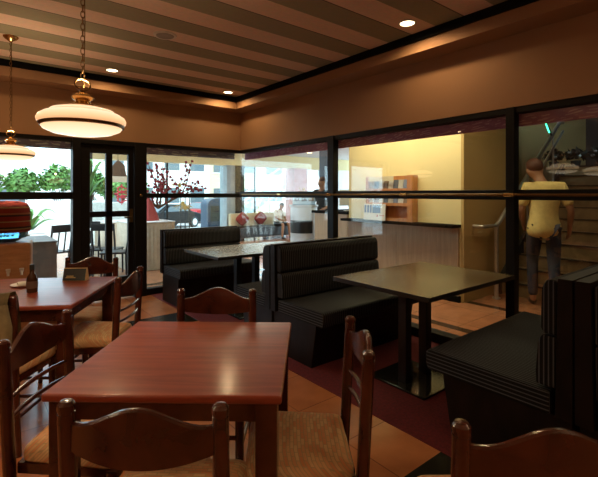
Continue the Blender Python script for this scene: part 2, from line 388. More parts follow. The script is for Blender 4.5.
t = thing('ceiling_speaker', 'round flush ceiling speaker between the downlights on the striped ceiling', 'speaker', (1.43, 3.74, ZC))
bm = nb(); lathe(bm, [(0.0, -0.012), (0.075, -0.012), (0.078, -0.008), (0.078, 0.0), (0.0, 0.0)], 28); obj('grille', bm, plain('dusty_speaker_grille', (0.30, 0.25, 0.20), 0.7), t)
bm = nb(); lathe(bm, [(0.080, 0.0), (0.080, -0.010), (0.100, -0.008), (0.104, 0.0)], 28, cap=False); obj('bezel', bm, 'ring', t)

def opal(name, stops, strength):
    m, nt, b = nodes_of(name)
    tc = N(nt, 'ShaderNodeTexCoord'); s_ = N(nt, 'ShaderNodeSeparateXYZ'); nt.links.new(tc.outputs['Object'], s_.inputs[0])
    mr = N(nt, 'ShaderNodeMapRange'); mr.inputs[1].default_value = -0.06; mr.inputs[2].default_value = 0.12; nt.links.new(s_.outputs[2], mr.inputs[0])
    r = N(nt, 'ShaderNodeValToRGB')
    while len(r.color_ramp.elements) < len(stops): r.color_ramp.elements.new(0.5)
    for e, (p, c) in zip(r.color_ramp.elements, stops): e.position = p; e.color = c + (1,)
    nt.links.new(mr.outputs[0], r.inputs['Fac']); nt.links.new(r.outputs['Color'], b.inputs['Emission Color'])
    b.inputs['Emission Strength'].default_value = strength; b.inputs['Base Color'].default_value = (0.3, 0.22, 0.14, 1); b.inputs['Roughness'].default_value = 0.25
    return m
OP = [(0.0, (1.0, 0.86, 0.62)), (0.22, (1.0, 0.66, 0.36)), (0.32, (0.80, 0.42, 0.19)), (0.46, (1.0, 0.60, 0.30)), (0.68, (1.0, 0.80, 0.52)), (0.755, (0.62, 0.30, 0.13)), (0.80, (1.0, 0.78, 0.50)), (0.90, (0.80, 0.42, 0.20)), (1.0, (0.45, 0.20, 0.08))]  # glow and tier shading of the lit glass, put into the emission
M['opal'] = opal('lit_opal_shade_glass', OP, 1.15)
M['opal_low'] = opal('lit_opal_lower_bowl', OP, 1.2)
def pendant(x, y, zr, label, up=0):
    t = thing('pendant_lamp', label, 'pendant lamp', (x, y, zr), 0, 'opal glass pendant lamps on chains')
    R_ = 0.222; K = 0.895
    bm = nb(); lathe(bm, [(0.050, 0.118), (0.10, 0.110), (0.155, 0.092), (0.162, 0.084), (0.158, 0.079), (0.190, 0.066), (0.214, 0.046), (R_, 0.024), (0.219, 0.006), (0.211, -0.002)], 56, cap=False)
    o = obj('shade', bm, 'opal', t); o.scale = (K, K, 0.72)
    bm = nb(); lathe(bm, [(0.209, -0.001), (0.2135, -0.003), (0.209, -0.016), (0.200, -0.018)], 56, cap=False); o = obj('brass_band', bm, 'dark_brass', t); o.scale = (K, K, 1)
    bm = nb(); lathe(bm, [(0.201, -0.017), (0.192, -0.030), (0.150, -0.047), (0.08, -0.058), (0.0, -0.061)], 56, cap=False); o = obj('lower_bowl', bm, 'opal_low', t); o.scale = (K, K, 1)
    bm = nb(); lathe(bm, [(0.052, 0.116), (0.050, 0.124), (0.034, 0.132), (0.028, 0.145), (0.044, 0.160), (0.050, 0.170), (0.040, 0.186), (0.020, 0.200), (0.012, 0.210), (0.0, 0.214)], 28); o = obj('brass_cap', bm, 'brass', t); o.scale = (1.05, 1.05, 0.8); o.location.z = -0.008
    bm = nb()
    ring = [(0.034*math.cos(a), 0.010*math.sin(a), 0.192+0.030*math.sin(a)) for a in [2*PI*k/20 for k in range(20)]]
    tube(bm, ring, 0.004, 8, closed=True)
    z = 0.237; k = 0
    while z < ZC - zr - 0.05:
        c, s = (1, 0) if k % 2 == 0 else (0, 1)
        tube(bm, [(0.0085*math.cos(a)*c, 0.0085*math.cos(a)*s, z+0.019*math.sin(a)) for a in [2*PI*j/12 for j in range(12)]], 0.0022, 6, closed=True)
        z += 0.030; k += 1
    tube(bm, [(0.006, 0.004, 0.162), (0.012, 0.008, 0.5), (0.006, 0.003, 0.8), (0.004, 0.0, ZC-zr-0.04)], 0.0022, 6)
    obj('chain', bm, 'dark_brass', t)
    bm = nb(); h = ZC - zr
    lathe(bm, [(0.0, h-0.055), (0.010, h-0.055), (0.014, h-0.045), (0.045, h-0.025), (0.060, h-0.008), (0.062, h), (0.0, h)], 28); obj('ceiling_rose', bm, 'brass', t)
    lamp('pendant_bulb', 'SPOT', (x, y, zr-0.065), 26, (1.0, 0.72, 0.42), spot_size=math.radians(165), spot_blend=0.6, shadow_soft_size=0.04)
    lamp('pendant_bulb', 'SPOT', (x, y, zr+0.182), 26, (1.0, 0.70, 0.42), rot=(PI, 0, 0), spot_size=math.radians(150), spot_blend=0.9, shadow_soft_size=0.02)
    if up: lamp('pendant_bulb', 'POINT', (x, y, zr+0.185), up, (1.0, 0.70, 0.42), shadow_soft_size=0.02)  # extra fill bulb, added only to the out-of-view pendants
    return t
pendant(0.455, 2.270, 1.745, 'large lit opal glass pendant lamp nearest, hanging over the dining tables')
pendant(0.335, 4.665, 1.765, 'lit opal glass pendant lamp hanging further back by the left window')
pendant(-0.62, 2.15, 1.745, 'lit opal glass pendant lamp left of the frame, seen mirrored at the right window edge')
for x, y, lb in ((-1.5, 0.6, 'unseen opal pendant added as fill light left of the camera'), (0.2, -1.2, 'unseen opal pendant added as fill light behind the camera'), (1.9, -1.0, 'unseen opal pendant added as fill light behind the rightmost booth'), (-1.9, 1.6, 'unseen opal pendant added as fill light by the left wall')):
    pendant(x, y, 1.745, lb, up=5)  # added out of view to fill the room and ceiling with light

# ------------------------------------------------------------------ booths
def bench(name, label, y_front, y_back, x0, x1, top, sgn):
    """sgn=+1: sitter faces +Y (front edge at larger y)."""
    t = thing(name, label, 'bench', (x0, y_back, 0), 0, 'pinstriped booth benches')
    L = x1 - x0; D = abs(y_front - y_back)
    def P(d, z): return (sgn*d, z)          # d = distance from the spine plane towards the front
    bm = nb(); prism(bm, [P(0.012, 0.0), P(D-0.16, 0.0), P(D-0.10, 0.36), P(0.012, 0.36)], 0, 0.02, L, bev=0.004); obj('base', bm, 'dark_wood', t)
    bm = nb(); prism(bm, [P(0.10, 0.36), P(D-0.012, 0.36), P(D, 0.40), P(D, 0.465), P(D-0.02, 0.482), P(0.10, 0.470)], 0, 0.0, L, bev=0.010, seg=2); obj('seat', bm, 'seat_stripe', t)
    bm = nb(); prism(bm, [P(0.002, 0.362), P(0.075, 0.362), P(0.062, top+0.01), P(0.002, top+0.01)], 0, -0.012, L, bev=0.003); obj('back_panel', bm, 'dark_wood', t)
    zs = 0.484 + (top-0.484)*0.48
    bm = nb(); prism(bm, [P(0.078, 0.486), P(0.165, 0.486), P(0.168, 0.55), P(0.156, zs-0.03), P(0.138, zs), P(0.072, zs)], 0, 0.004, L, bev=0.012, seg=2); obj('backrest', bm, 'back_stripe', t)
    bm = nb(); prism(bm, [P(0.072, zs+0.004), P(0.130, zs+0.004), P(0.146, zs+0.03), P(0.140, top-0.05), P(0.120, top-0.008), P(0.095, top), P(0.066, top-0.010)], 0, 0.004, L, bev=0.012, seg=2); obj('headrest', bm, 'back_stripe', t)
    return t
XE = 3.43
bench('booth_bench', 'pinstriped booth bench facing the near booth table from behind, beside the dark window post', 2.39, 3.08, 2.15, XE, 0.945, -1)
bench('booth_bench', 'pinstriped booth bench with its back to another bench, facing the far booth table', 3.72, 3.09, 2.15, XE, 0.93, 1)
bench('booth_bench', 'pinstriped booth bench furthest away against the back windows', 4.82, 5.46, 2.03, 3.16, 0.92, -1)
bench('booth_bench', 'pinstriped booth bench nearest on the right, facing the near booth table', 1.475, 0.697, 2.15, XE, 1.00, 1)
bench('booth_bench', 'pinstriped booth bench at the right picture edge, back to back with the nearest bench', -0.05, 0.693, 2.15, XE, 1.00, -1)

def booth_table(label, x0, x1, y0, y1, px, py):
    t = thing('booth_table', label, 'table', (px, py, 0.004), 0, 'booth tables')
    bm = nb(); bx(bm, x0-px, y0-py, 0.712, x1-px, y1-py, 0.745, bev=0.004); o = obj('tabletop', bm, ['booth_top', 'booth_edge'], t)
    for p in o.data.polygons:
        if p.normal.z < 0.5: p.material_index = 1
    for dx, dy in ((-0.12, 0.0), (0.13, 0.0)):
        bm = nb(); bx(bm, dx-0.035, dy-0.035, 0.018, dx+0.035, dy+0.035, 0.70, bev=0.004); obj('column', bm, 'black_metal', t)
    bm = nb(); bx(bm, -0.24, -0.25, 0, 0.24, 0.25, 0.018, bev=0.005); obj('base_plate', bm, 'black_gloss', t)
    bm = nb(); bx(bm, -0.22, -0.22, 0.70, 0.22, 0.22, 0.712); obj('top_bracket', bm, 'black_metal', t)
    return t
booth_table('near booth table with olive brown top on twin black columns', 2.27, 3.44, 1.53, 2.41, 2.66, 1.92)
booth_table('far booth table reflecting daylight, between the far and the middle benches', 2.03, 3.44, 3.86, 4.70, 2.62, 4.27)

# ------------------------------------------------------------------ dining tables and chairs
def rz_of(fx, fy): return math.atan2(-fx, fy)
def dining_table(label, c, rz, s):
    t = thing('dining_table', label, 'table', (c[0], c[1], 0), rz, 'square dining tables'); h = s/2
    bm = nb(); prism(bm, [(-h, -h), (h, -h), (h, h), (-h, h)], 2, 0.722, 0.75, bev=0.009, seg=3); obj('tabletop', bm, 'table_wood', t)
    bm = nb(); a = h-0.045
    for b in ((-a, -a, 0.645, a, -a+0.022, 0.722), (-a, a-0.022, 0.645, a, a, 0.722), (-a, -a+0.022, 0.645, -a+0.022, a-0.022, 0.722), (a-0.022, -a+0.022, 0.645, a, a-0.022, 0.722)): bx(bm, *b)
    obj('apron', bm, 'chair_wood', t)
    for sx in (-1, 1):
        for sy in (-1, 1):
            bm = nb(); x, y = sx*(h-0.052), sy*(h-0.052)
            bx(bm, x-0.036, y-0.036, 0, x+0.036, y+0.036, 0.721, bev=0.005); obj('leg', bm, 'chair_wood', t)
    return t
dining_table('square red-brown dining table nearest, empty topped, in the foreground', (0.745, 1.632), math.radians(-40), 0.785)
dining_table('square dark dining table by the left window with bottle and card on it', (0.351, 3.341), math.radians(-32), 0.865)

def make_chair(label):
    t = thing('dining_chair', label, 'chair', (0, 0, 0), 0, 'ladder-back dining chairs'); w = 0.200; TOP = 0.872
    def post(x):
        bm = nb(); tube(bm, [(x, 0.045, 0.0), (x, 0.020, 0.25), (x, 0.012, 0.45), (x, 0.002, 0.65), (x, -0.008, 0.84)], [0.016, 0.020, 0.022, 0.022, 0.0215], 16)
        lathe(bm, [(0.0, 0.812), (0.0215, 0.815), (0.0195, 0.842), (0.0222, 0.850), (0.0215, 0.862), (0.015, 0.870), (0.0, TOP+0.002)], 16, c=(x, -0.0085, 0)); return bm
    for x in (-w, w): obj('back_post', post(x), 'chair_wood', t)
    # crest rail: arched top, bowed bottom, slightly curved in plan
    bm = nb(); n = 20; A = []
    for i in range(n+1):
        u = -1 + 2*i/n; x = u*(w-0.012)
        bump = 0.5*(1+math.cos(PI*min(1, abs(u)/0.92)))
        zt = 0.818 + 0.054*bump; zb = 0.747 - 0.024*(1-u*u)
        yc = -0.006 - 0.036*(1-u*u)
        A.append([bm.verts.new(p) for p in ((x, yc-0.010, zb), (x, yc-0.010, zt-0.005), (x, yc-0.004, zt), (x, yc+0.004, zt), (x, yc+0.010, zt-0.005), (x, yc+0.010, zb))])
    for a, b in zip(A, A[1:]):
        for k in range(6): bm.faces.new((a[k], a[(k+1) % 6], b[(k+1) % 6], b[k]))
    bm.faces.new(A[0]); bm.faces.new(A[-1][::-1]); obj('crest_rail', bm, 'chair_wood', t)
    for z in (0.575, 0.645):
        bm = nb(); y = 0.006 - (z-0.55)*0.05
        tube(bm, [(-w, y, z), (-w*0.5, y-0.021, z), (0, y-0.028, z), (w*0.5, y-0.021, z), (w, y, z)], [0.007, 0.009, 0.010, 0.009, 0.007], 10); obj('slat', bm, 'chair_wood', t)
    # upholstered seat, wider at the front with rounded front
    bm = nb(); poly = []
    def arc(cx, cy, r, a0, a1, k=5): return [(cx+r*math.cos(a0+(a1-a0)*i/k), cy+r*math.sin(a0+(a1-a0)*i/k)) for i in range(k+1)]
    wf, wb, yf, yb = 0.215, 0.178, 0.415, 0.035
    poly = arc(wb-0.03, yb+0.03, 0.03, -PI/2, 0) + arc(wf-0.05, yf-0.05, 0.05, 0, PI/2) + arc(-wf+0.05, yf-0.05, 0.05, PI/2, PI) + arc(-wb+0.03, yb+0.03, 0.03, PI, 1.5*PI)
    rings = []
    for ins, z in ((0.006, 0.415), (0.0, 0.425), (0.0, 0.450), (0.008, 0.466), (0.030, 0.478), (0.09, 0.486)):
        cy = 0.24; rings.append([bm.verts.new((p[0]*(1-ins/0.2), cy+(p[1]-cy)*(1-ins/0.2), z)) for p in poly])
    for a, b in zip(rings, rings[1:]):
        for k in range(len(poly)): bm.faces.new((a[k], a[(k+1) % len(poly)], b[(k+1) % len(poly)], b[k]))
    bm.faces.new(rings[0][::-1]); bm.faces.new(rings[-1]); obj('seat', bm, 'weave', t, sharp=60)
    bm = nb()
    prism(bm, [(-0.175, 0.022), (0.175, 0.022), (0.20, 0.41), (-0.20, 0.41)], 2, 0.372, 0.414, bev=0.006); obj('seat_frame', bm, 'chair_wood', t)
    for x in (-0.19, 0.19):
        bm = nb(); tube(bm, [(x, 0.385, 0.0), (x, 0.385, 0.20), (x, 0.385, 0.40)], [0.015, 0.020, 0.021], 14); obj('front_leg', bm, 'chair_wood', t)
        bm = nb(); tube(bm, [(x, 0.026, 0.20), (x, 0.385, 0.20)], 0.010, 10); obj('stretcher', bm, 'chair_wood', t)
    for z in (0.16, 0.27):
        bm = nb(); tube(bm, [(-0.19, 0.385, z), (0.19, 0.385, z)], 0.010, 10); obj('stretcher', bm, 'chair_wood', t)
    return t
ch = make_chair('wooden dining chair seen from behind at the front edge of the nearest table')
def put(o, cx, cy, fx, fy): o.location = (cx, cy, 0); o.rotation_euler = (0, 0, rz_of(fx, fy))
put(ch, 0.36, 1.085, 0.66, 0.75)
def chair(cx, cy, fx, fy, label): return dup(ch, (cx, cy, 0), rz_of(fx, fy), label)
chair(1.095, 2.10, -0.64, -0.77, 'wooden dining chair tucked in at the far edge of the nearest table')
chair(1.178, 1.118, -0.80, 0.60, 'wooden dining chair with woven seat at the right side of the nearest table')
chair(0.245, 1.995, 0.77, -0.64, 'wooden dining chair at the left picture edge, left side of the nearest table')
chair(0.88, 2.965, -0.80, 0.60, 'wooden dining chair with pale seat at the right side of the window table')
chair(0.83, 3.81, -0.62, -0.78, 'wooden dining chair behind the black card at the window table, before the glass door')
jc = chair(0.04, 2.76, 0.60, 0.80, 'wooden dining chair under the olive jacket at the near side of the window table')
chair(1.066, 0.405, 0.62, 0.78, 'wooden dining chair cut off at the lower right corner, nearest of all')

# jacket draped over that chair's back
M['jacket'] = plain('olive_jacket_cloth', (0.17, 0.12, 0.055), 0.9, 0, 0.3, 18, bump=0.5)
bm = nb(); nx, ns = 22, 18; G = []
for i in range(nx+1):
    u = -1 + 2*i/nx; row = []
    for j in range(ns+1):
        s = -1 + 2*j/ns
        fold = 0.010*math.sin(9*u+2*s) + 0.007*math.sin(17*u-3*s)
        y = -0.015 + math.copysign(min(1, abs(s)*5), s)*(0.040 + abs(s)*0.020 + fold) - 0.030*(1-u*u)
        z = 0.900 - max(0, abs(s)-0.12)*(0.42 if s < 0 else 0.34) - 0.014*abs(u) + 0.006*math.sin(7*u)
        row.append(bm.verts.new((u*(0.205 + 0.02*abs(s)), y, z)))
    G.append(row)
for i in range(nx):
    for j in range(ns): bm.faces.new((G[i][j], G[i+1][j], G[i+1][j+1], G[i][j+1]))
bmesh.ops.solidify(bm, geom=bm.faces[:], thickness=0.012)
jk = obj('jacket', bm, 'jacket', None, (0.04, 2.76, 0), rz_of(0.60, 0.80), sharp=80); tag(jk, 'olive brown jacket draped over a chair back at the left picture edge', 'jacket')
bm = nb()
for sx in (-1, 1):
    tube(bm, [(sx*0.17, -0.075, 0.83), (sx*0.20, -0.090, 0.72), (sx*0.205, -0.092, 0.60), (sx*0.19, -0.085, 0.50)], [0.042, 0.046, 0.040, 0.034], 12)
    o = obj('sleeve', bm, 'jacket', jk, sharp=80); bm = nb()
bm.free()

# things on the window table
M['brown_glass'] = plain('dark_brown_bottle_glass', (0.045, 0.016, 0.006), 0.08)
t = thing('sauce_bottle', 'small dark brown sauce bottle on the window table', 'bottle', (0.352, 3.27, 0.7505))
bm = nb(); lathe(bm, [(0.0, 0), (0.030, 0.0), (0.033, 0.006), (0.033, 0.085), (0.028, 0.105), (0.015, 0.125), (0.0135, 0.150), (0.0, 0.150)], 24); obj('bottle_body', bm, 'brown_glass', t)
bm = nb(); lathe(bm, [(0.0, 0.150), (0.0155, 0.150), (0.0155, 0.178), (0.012, 0.184), (0.0, 0.184)], 20); obj('cap', bm, 'booth_edge', t)
bm = nb(); lathe(bm, [(0.0338, 0.028), (0.0338, 0.075)], 24, cap=False); obj('paper_label', bm, plain('brown_paper_label', (0.10, 0.05, 0.03), 0.7), t)
M['black_card'] = plain('black_card', (0.010, 0.012, 0.011), 0.4)
M['tan_card'] = wood('tan_card_stand', (0.38, 0.24, 0.10), (0.48, 0.32, 0.15), 0.6)
t = thing('table_card', 'black table card on a tan stand on the window table', 'sign', (0.655, 3.50, 0.7505), math.radians(-35))
bm = nb(); prism(bm, [(-0.030, 0.0), (0.040, 0.0), (0.030, 0.012), (0.004, 0.095), (-0.004, 0.095)], 0, -0.085, 0.085, bev=0.002); obj('stand', bm, 'tan_card', t)
bm = nb(); prism(bm, [(-0.0345, 0.006), (-0.0065, 0.0895), (-0.0085, 0.090), (-0.0365, 0.007)], 0, -0.080, 0.080); cd = obj('card', bm, 'black_card', t)
bm = nb()
for x0, x1, f in ((-0.06, 0.01, 0.22), (-0.055, -0.005, 0.34)):
    y = -0.0345-0.0022+0.028*f; z = 0.006+0.0835*f; prism(bm, [(y, z), (y+0.002, z+0.006), (y+0.001, z+0.006), (y-0.001, z)], 0, x0, x1)
obj('gold_lines', bm, plain('gold_print', (0.45, 0.33, 0.12), 0.5), cd)
t = thing('napkin_dish', 'small white dish with folded napkin beside the sauce bottle', 'dish', (0.325, 3.52, 0.7505))
bm = nb(); lathe(bm, [(0.0, 0.0), (0.045, 0.0), (0.075, 0.012), (0.078, 0.015), (0.045, 0.005), (0.0, 0.004)], 28); obj('dish', bm, 'white', t)
bm = nb(); bx(bm, -0.035, -0.03, 0.006, 0.035, 0.03, 0.030, bev=0.008); obj('napkin', bm, plain('white_paper_napkin', (0.75, 0.73, 0.68), 0.9), t)

# water dispenser with cloth-covered bottle
M['disp_wood'] = wood('orange_brown_dispenser_wood', (0.42, 0.21, 0.09), (0.56, 0.30, 0.14), 0.4, stretch=(2, 9, 9))
M['blue_glass'] = plain('blue_water_bottle_plastic', (0.15, 0.50, 0.95), 0.08, 0, 0.1, 6)
bn = M['blue_glass'].node_tree.nodes['Principled BSDF']; bn.inputs['Transmission Weight'].default_value = 0.85
M['cover'] = band_mat('red_striped_cloth_cover', 2, 0.26, [(0.0, (0.34, 0.035, 0.02)), (0.14, (0.50, 0.33, 0.13)), (0.18, (0.06, 0.03, 0.02)), (0.24, (0.42, 0.07, 0.03)), (0.40, (0.55, 0.40, 0.17)), (0.44, (0.38, 0.04, 0.02)),
                                                       (0.60, (0.08, 0.03, 0.02)), (0.66, (0.52, 0.20, 0.08)), (0.72, (0.40, 0.05, 0.025)), (0.88, (0.52, 0.36, 0.14)), (0.93, (0.25, 0.03, 0.02))], 0.9)
t = thing('water_dispenser', 'wooden water dispenser with a red striped cloth over its blue bottle, by the left window', 'water dispenser', (0.30, 4.72, 0), math.radians(-8))
bm = nb(); bx(bm, -0.205, -0.19, 0.03, 0.205, 0.19, 0.955, bev=0.02, seg=3); cb = obj('cabinet', bm, 'disp_wood', t)
bm = nb(); bx(bm, -0.17, -0.196, 0.60, 0.17, -0.188, 0.86, bev=0.003); obj('front_panel', bm, 'disp_wood', t)
for x in (0.035, 0.135):
    bm = nb(); tube(bm, [(x, -0.19, 0.71), (x, -0.235, 0.71)], 0.016, 12); tube(bm, [(x, -0.228, 0.715), (x, -0.236, 0.675)], 0.011, 10); bx(bm, x-0.018, -0.250, 0.722, x+0.018, -0.222, 0.738, bev=0.004); obj('tap', bm, 'steel', t)
bm = nb(); lathe(bm, [(0.0, 0.957), (0.075, 0.957), (0.10, 0.965), (0.165, 1.0), (0.176, 1.03), (0.178, 1.10), (0.0, 1.10)], 32); obj('bottle', bm, 'blue_glass', t)
bm = nb(); lathe(bm, [(0.182, 1.05), (0.194, 1.055), (0.198, 1.08), (0.196, 1.20), (0.192, 1.27), (0.165, 1.315), (0.10, 1.332), (0.0, 1.336)], 40, cap=False)
for v in bm.verts:
    a = math.atan2(v.co.y, v.co.x); k = 1 + 0.012*math.sin(7*a+v.co.z*9); v.co.x *= k; v.co.y *= k
bmesh.ops.solidify(bm, geom=bm.faces[:], thickness=0.004); obj('cloth_cover', bm, 'cover', t, sharp=80)
bm = nb(); lathe(bm, [(0.0, 0.0), (0.19, 0.0), (0.19, 0.03), (0.0, 0.03)], 24); obj('plinth', bm, 'booth_edge', t)

# ------------------------------------------------------------------ lobby shell beyond the right and back glazing
box_struct('floor_lobby', 'lobby_tile', (3.56, -3.0, -0.12, 12.2, 12.0, 0.0), (-8.0, 5.92, -0.12, 3.56, 12.0, 0.0))
M['lobby_ceil'] = plain('pale_lobby_ceiling_paint', (0.62, 0.62, 0.60), 0.8, 0, 0.03, 2)
box_struct('ceiling_lobby', 'lobby_ceil', (3.70, 6.0, 2.72, 12.2, 11.7, 2.85), (3.70, -3.0, 2.72, 7.0, 6.0, 2.85), (2.2, 6.0, 2.72, 3.70, 11.7, 2.85))
box_struct('trim_7', 'cream', (2.2, 11.55, 2.30, 12.2, 11.85, 2.85))
# cream block with oak wainscot
box_struct('wall_lobby', 'cream', (5.0, 2.90, 0, 5.3, 4.91, 2.72), (5.3, 4.66, 0, 8.2, 4.91, 2.72))
box_struct('wall_stair', 'tan', (5.0, 2.86, 0, 6.25, 2.90, 2.75), (6.15, 2.90, 0, 6.25, 3.40, 4.4), (6.25, 3.30, 0, 11.0, 3.40, 4.4))
box_struct('baseboard_lobby', 'wainscot', (4.965, 2.92, 0.08, 5.0, 3.905, 0.965), (4.965, 3.912, 0.08, 5.0, 4.91, 0.965))
box_struct('trim_8', 'black_trim', (4.80, 2.90, 0.965, 5.0, 4.91, 1.005), (4.955, 2.90, 0, 5.0, 4.91, 0.08))
# stair hall: dark back wall, right side wall, upper slab and its cream edge
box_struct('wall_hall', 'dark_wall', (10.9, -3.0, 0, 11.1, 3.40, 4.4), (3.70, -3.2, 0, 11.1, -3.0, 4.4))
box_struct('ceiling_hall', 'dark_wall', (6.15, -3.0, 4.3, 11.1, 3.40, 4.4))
box_struct('trim_9', plain('greenish_cream_beam_paint', (0.50, 0.52, 0.30), 0.8), (6.9, -3.0, 2.53, 7.1, 3.30, 2.72))
# stairs climbing away from the room
bm = nb(); n = 10; X0, RUN, RISE = 5.90, 0.23, 0.170
for i in range(n): bx(bm, X0+i*RUN, -0.9, 0, X0+(i+1)*RUN, 2.80, RISE*(i+1))
bx(bm, X0+n*RUN, -0.9, 0, 10.9, 3.30, RISE*n + RISE)
stairs = struct('stairs', bm, 'stair_wood')
for i in range(n+1):
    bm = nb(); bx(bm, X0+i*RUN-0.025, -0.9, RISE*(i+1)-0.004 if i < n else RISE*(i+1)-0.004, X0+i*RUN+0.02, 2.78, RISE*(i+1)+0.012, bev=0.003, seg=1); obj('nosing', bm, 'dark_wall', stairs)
ZL = RISE*(n+1)
XS = X0 + n*RUN
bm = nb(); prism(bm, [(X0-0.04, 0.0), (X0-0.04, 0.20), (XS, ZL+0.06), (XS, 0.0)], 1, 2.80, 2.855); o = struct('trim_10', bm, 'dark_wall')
# silver stair handrail
t = thing('stair_handrail', 'silver tube handrail rising along the left side of the stairs', 'handrail', (5.57, 2.72, 0))
bm = nb(); tube(bm, [(-0.34, 0.155, 0.975), (-0.34, 0.02, 0.975), (0.0, 0.0, 0.975)], 0.026, 14); obj('wall_return', bm, 'steel', t)
bm = nb(); tube(bm, [(0.0, 0.0, 0.0), (0.0, 0.0, 1.0)], 0.028, 14); lathe(bm, [(0.05, 0.0), (0.05, 0.015), (0.0, 0.016)], 18); obj('post', bm, 'steel', t)
bm = nb(); tube(bm, [(0.0, 0.0, 0.975), (0.08, 0.0, 1.02), (2.18, 0.0, 2.60), (2.32, 0.0, 2.61)], 0.03, 14); obj('top_rail', bm, 'steel', t)
bm = nb(); tube(bm, [(0.35, 0.0, 0.98), (2.32, 0.0, 2.46)], 0.02, 12); obj('lower_rail', bm, 'steel', t)
for x, zf in ((0.95, RISE*3), (1.90, RISE*7)):
    bm = nb(); tube(bm, [(x, 0.0, zf), (x, 0.0, 1.02+(x-0.08)*0.752)], 0.016, 10); obj('post', bm, 'steel', t)
# dark potted plants with white blossoms on the landing edge
M['dark_leaf'] = plain('dark_green_leaf', (0.012, 0.020, 0.012), 0.6)
M['petal'] = plain('white_petal', (0.42, 0.42, 0.38), 0.7)
M['pot'] = plain('dark_plastic_pot', (0.03, 0.03, 0.03), 0.5)
def leafball(bm, c, s, n, lw, ll):
    for k in range(n):
        a = random.uniform(0, 2*PI); e = math.asin(random.uniform(-0.55, 1.0)); r = random.uniform(0.45, 1.0)
        d = Vector((math.cos(a)*math.cos(e), math.sin(a)*math.cos(e), math.sin(e)))
        p = Vector((c[0]+d.x*s[0]*r, c[1]+d.y*s[1]*r, c[2]+d.z*s[2]*r))
        u = Vector((random.uniform(-1, 1), random.uniform(-1, 1), random.uniform(-0.6, 0.9))).normalized(); v = u.cross(d + Vector((0.1, 0.2, 0.05))).normalized()
        w = u.cross(v)*lw*0.25
        q = [p-u*ll*0.5, p-v*lw*0.5+w, p+u*ll*0.5, p+v*lw*0.5+w]
        bm.faces.new([bm.verts.new(x) for x in q])
def blossom_plant(x, y, z, s, label):
    t = thing('potted_plant', label, 'potted plant', (x, y, z), 0, 'potted plants on the stair landing')
    bm = nb(); lathe(bm, [(0.0, 0.0), (0.08*s, 0.0), (0.11*s, 0.15*s), (0.10*s, 0.15*s), (0.0, 0.14*s)], 18); obj('pot', bm, 'pot', t)
    bm = nb(); leafball(bm, (0, 0, 0.28*s), (0.24*s, 0.24*s, 0.16*s), 170, 0.05, 0.12); obj('foliage', bm, 'dark_leaf', t)
    for k in range(2):
        bm = nb(); a = random.uniform(2.4, 3.9); blob(bm, (0.22*s*math.cos(a), 0.22*s*math.sin(a) + 0.05*k, 0.24*s+0.07*k), (0.018, 0.028, 0.022), 2, 0.2); obj('blossom', bm, 'petal', t)
for y, s, lb in ((3.03, 0.75, 'dark potted plant with pale blossom nearest the handrail on the stair landing'), (2.68, 0.75, 'dark potted plant with pale blossom second from the handrail on the landing'), (2.30, 0.75, 'dark potted plant with pale blossom at the right picture edge on the landing')):
    blossom_plant(XS+0.16, y, ZL+0.001, s, lb)
M['led'] = glow('green_led', (0.08, 1.0, 0.55), 3.5)
t = thing('led_strip', 'short green LED strip hanging on a black bracket above the handrail', 'light', (6.65, 2.55, 2.72))
bm = nb(); tube(bm, [(0, 0, 0.0), (0, 0, -0.14), (0.02, -0.10, -0.47)], 0.014, 8); tube(bm, [(0.0, -0.22, 0.0), (0.0, -0.22, -0.20), (0.0, 0.0, -0.16)], 0.012, 8); tube(bm, [(0.0, -0.22, -0.20), (0.0, -0.75, -0.22)], 0.008, 8); obj('bracket', bm, 'black_metal', t)
bm = nb(); tube(bm, [(-0.03, 0.015, -0.12), (-0.015, -0.085, -0.43)], 0.010, 8); obj('led_tube', bm, 'led', t)

# magazine rack on the wainscot ledge
t = thing('brochure_rack', 'orange wooden brochure rack on the ledge of the cream lobby wall', 'rack', (4.99, 3.98, 1.006))
bm = nb(); bx(bm, -0.13, 0.40, 0, 0.0, 0.43, 0.66, bev=0.003); obj('side_panel', bm, 'orange_wood', t)
bm = nb(); bx(bm, -0.13, -0.43, 0, 0.0, -0.34, 0.66, bev=0.003); obj('side_panel', bm, 'orange_wood', t)
bm = nb(); bx(bm, -0.018, -0.34, 0, 0.0, 0.40, 0.66); obj('back_panel', bm, 'orange_wood', t)
for z in (0.0, 0.22, 0.43):
    bm = nb(); bx(bm, -0.125, -0.34, z, -0.018, 0.40, z+0.018); bx(bm, -0.125, -0.34, z+0.018, -0.115, 0.40, z+0.045); obj('shelf', bm, 'orange_wood', t)
bm = nb(); bx(bm, -0.127, -0.10, 0.585, -0.118, 0.38, 0.655, bev=0.002); obj('header_strip', bm, plain('cream_header_card', (0.62, 0.55, 0.40), 0.7), t)
cols = [(0.55, 0.56, 0.58), (0.16, 0.20, 0.30), (0.40, 0.38, 0.34), (0.10, 0.12, 0.16), (0.62, 0.60, 0.55), (0.22, 0.16, 0.12)]
cm = [plain('brochure_paper', c, 0.5) for c in cols]
pos_w = ['leftmost', 'second from left', 'third from left', 'fourth from left', 'fifth from left', 'sixth from left', 'seventh from left', 'rightmost']
for row, z in (('upper', 0.4525), ('middle', 0.2425)):
    for k in range(8):
        y = 0.365 - k*0.091
        bm = nb(); bx(bm, -0.006, -0.040, 0, 0.006, 0.040, 0.15 if row == 'upper' else 0.155)
        bmesh.ops.rotate(bm, verts=bm.verts, matrix=Matrix.Rotation(0.17, 3, 'Y'), cent=(0, 0, 0))
        o = obj('brochure', bm, cm[(k*5+(2 if row == 'upper' else 0)) % 6], None, (4.99-0.082, 3.98+y-0.01, 1.006+z+0.001))
        tag(o, 'folded brochure, %s in the %s row of the orange rack' % (pos_w[k], row), 'brochure', 'brochures in the lobby rack')
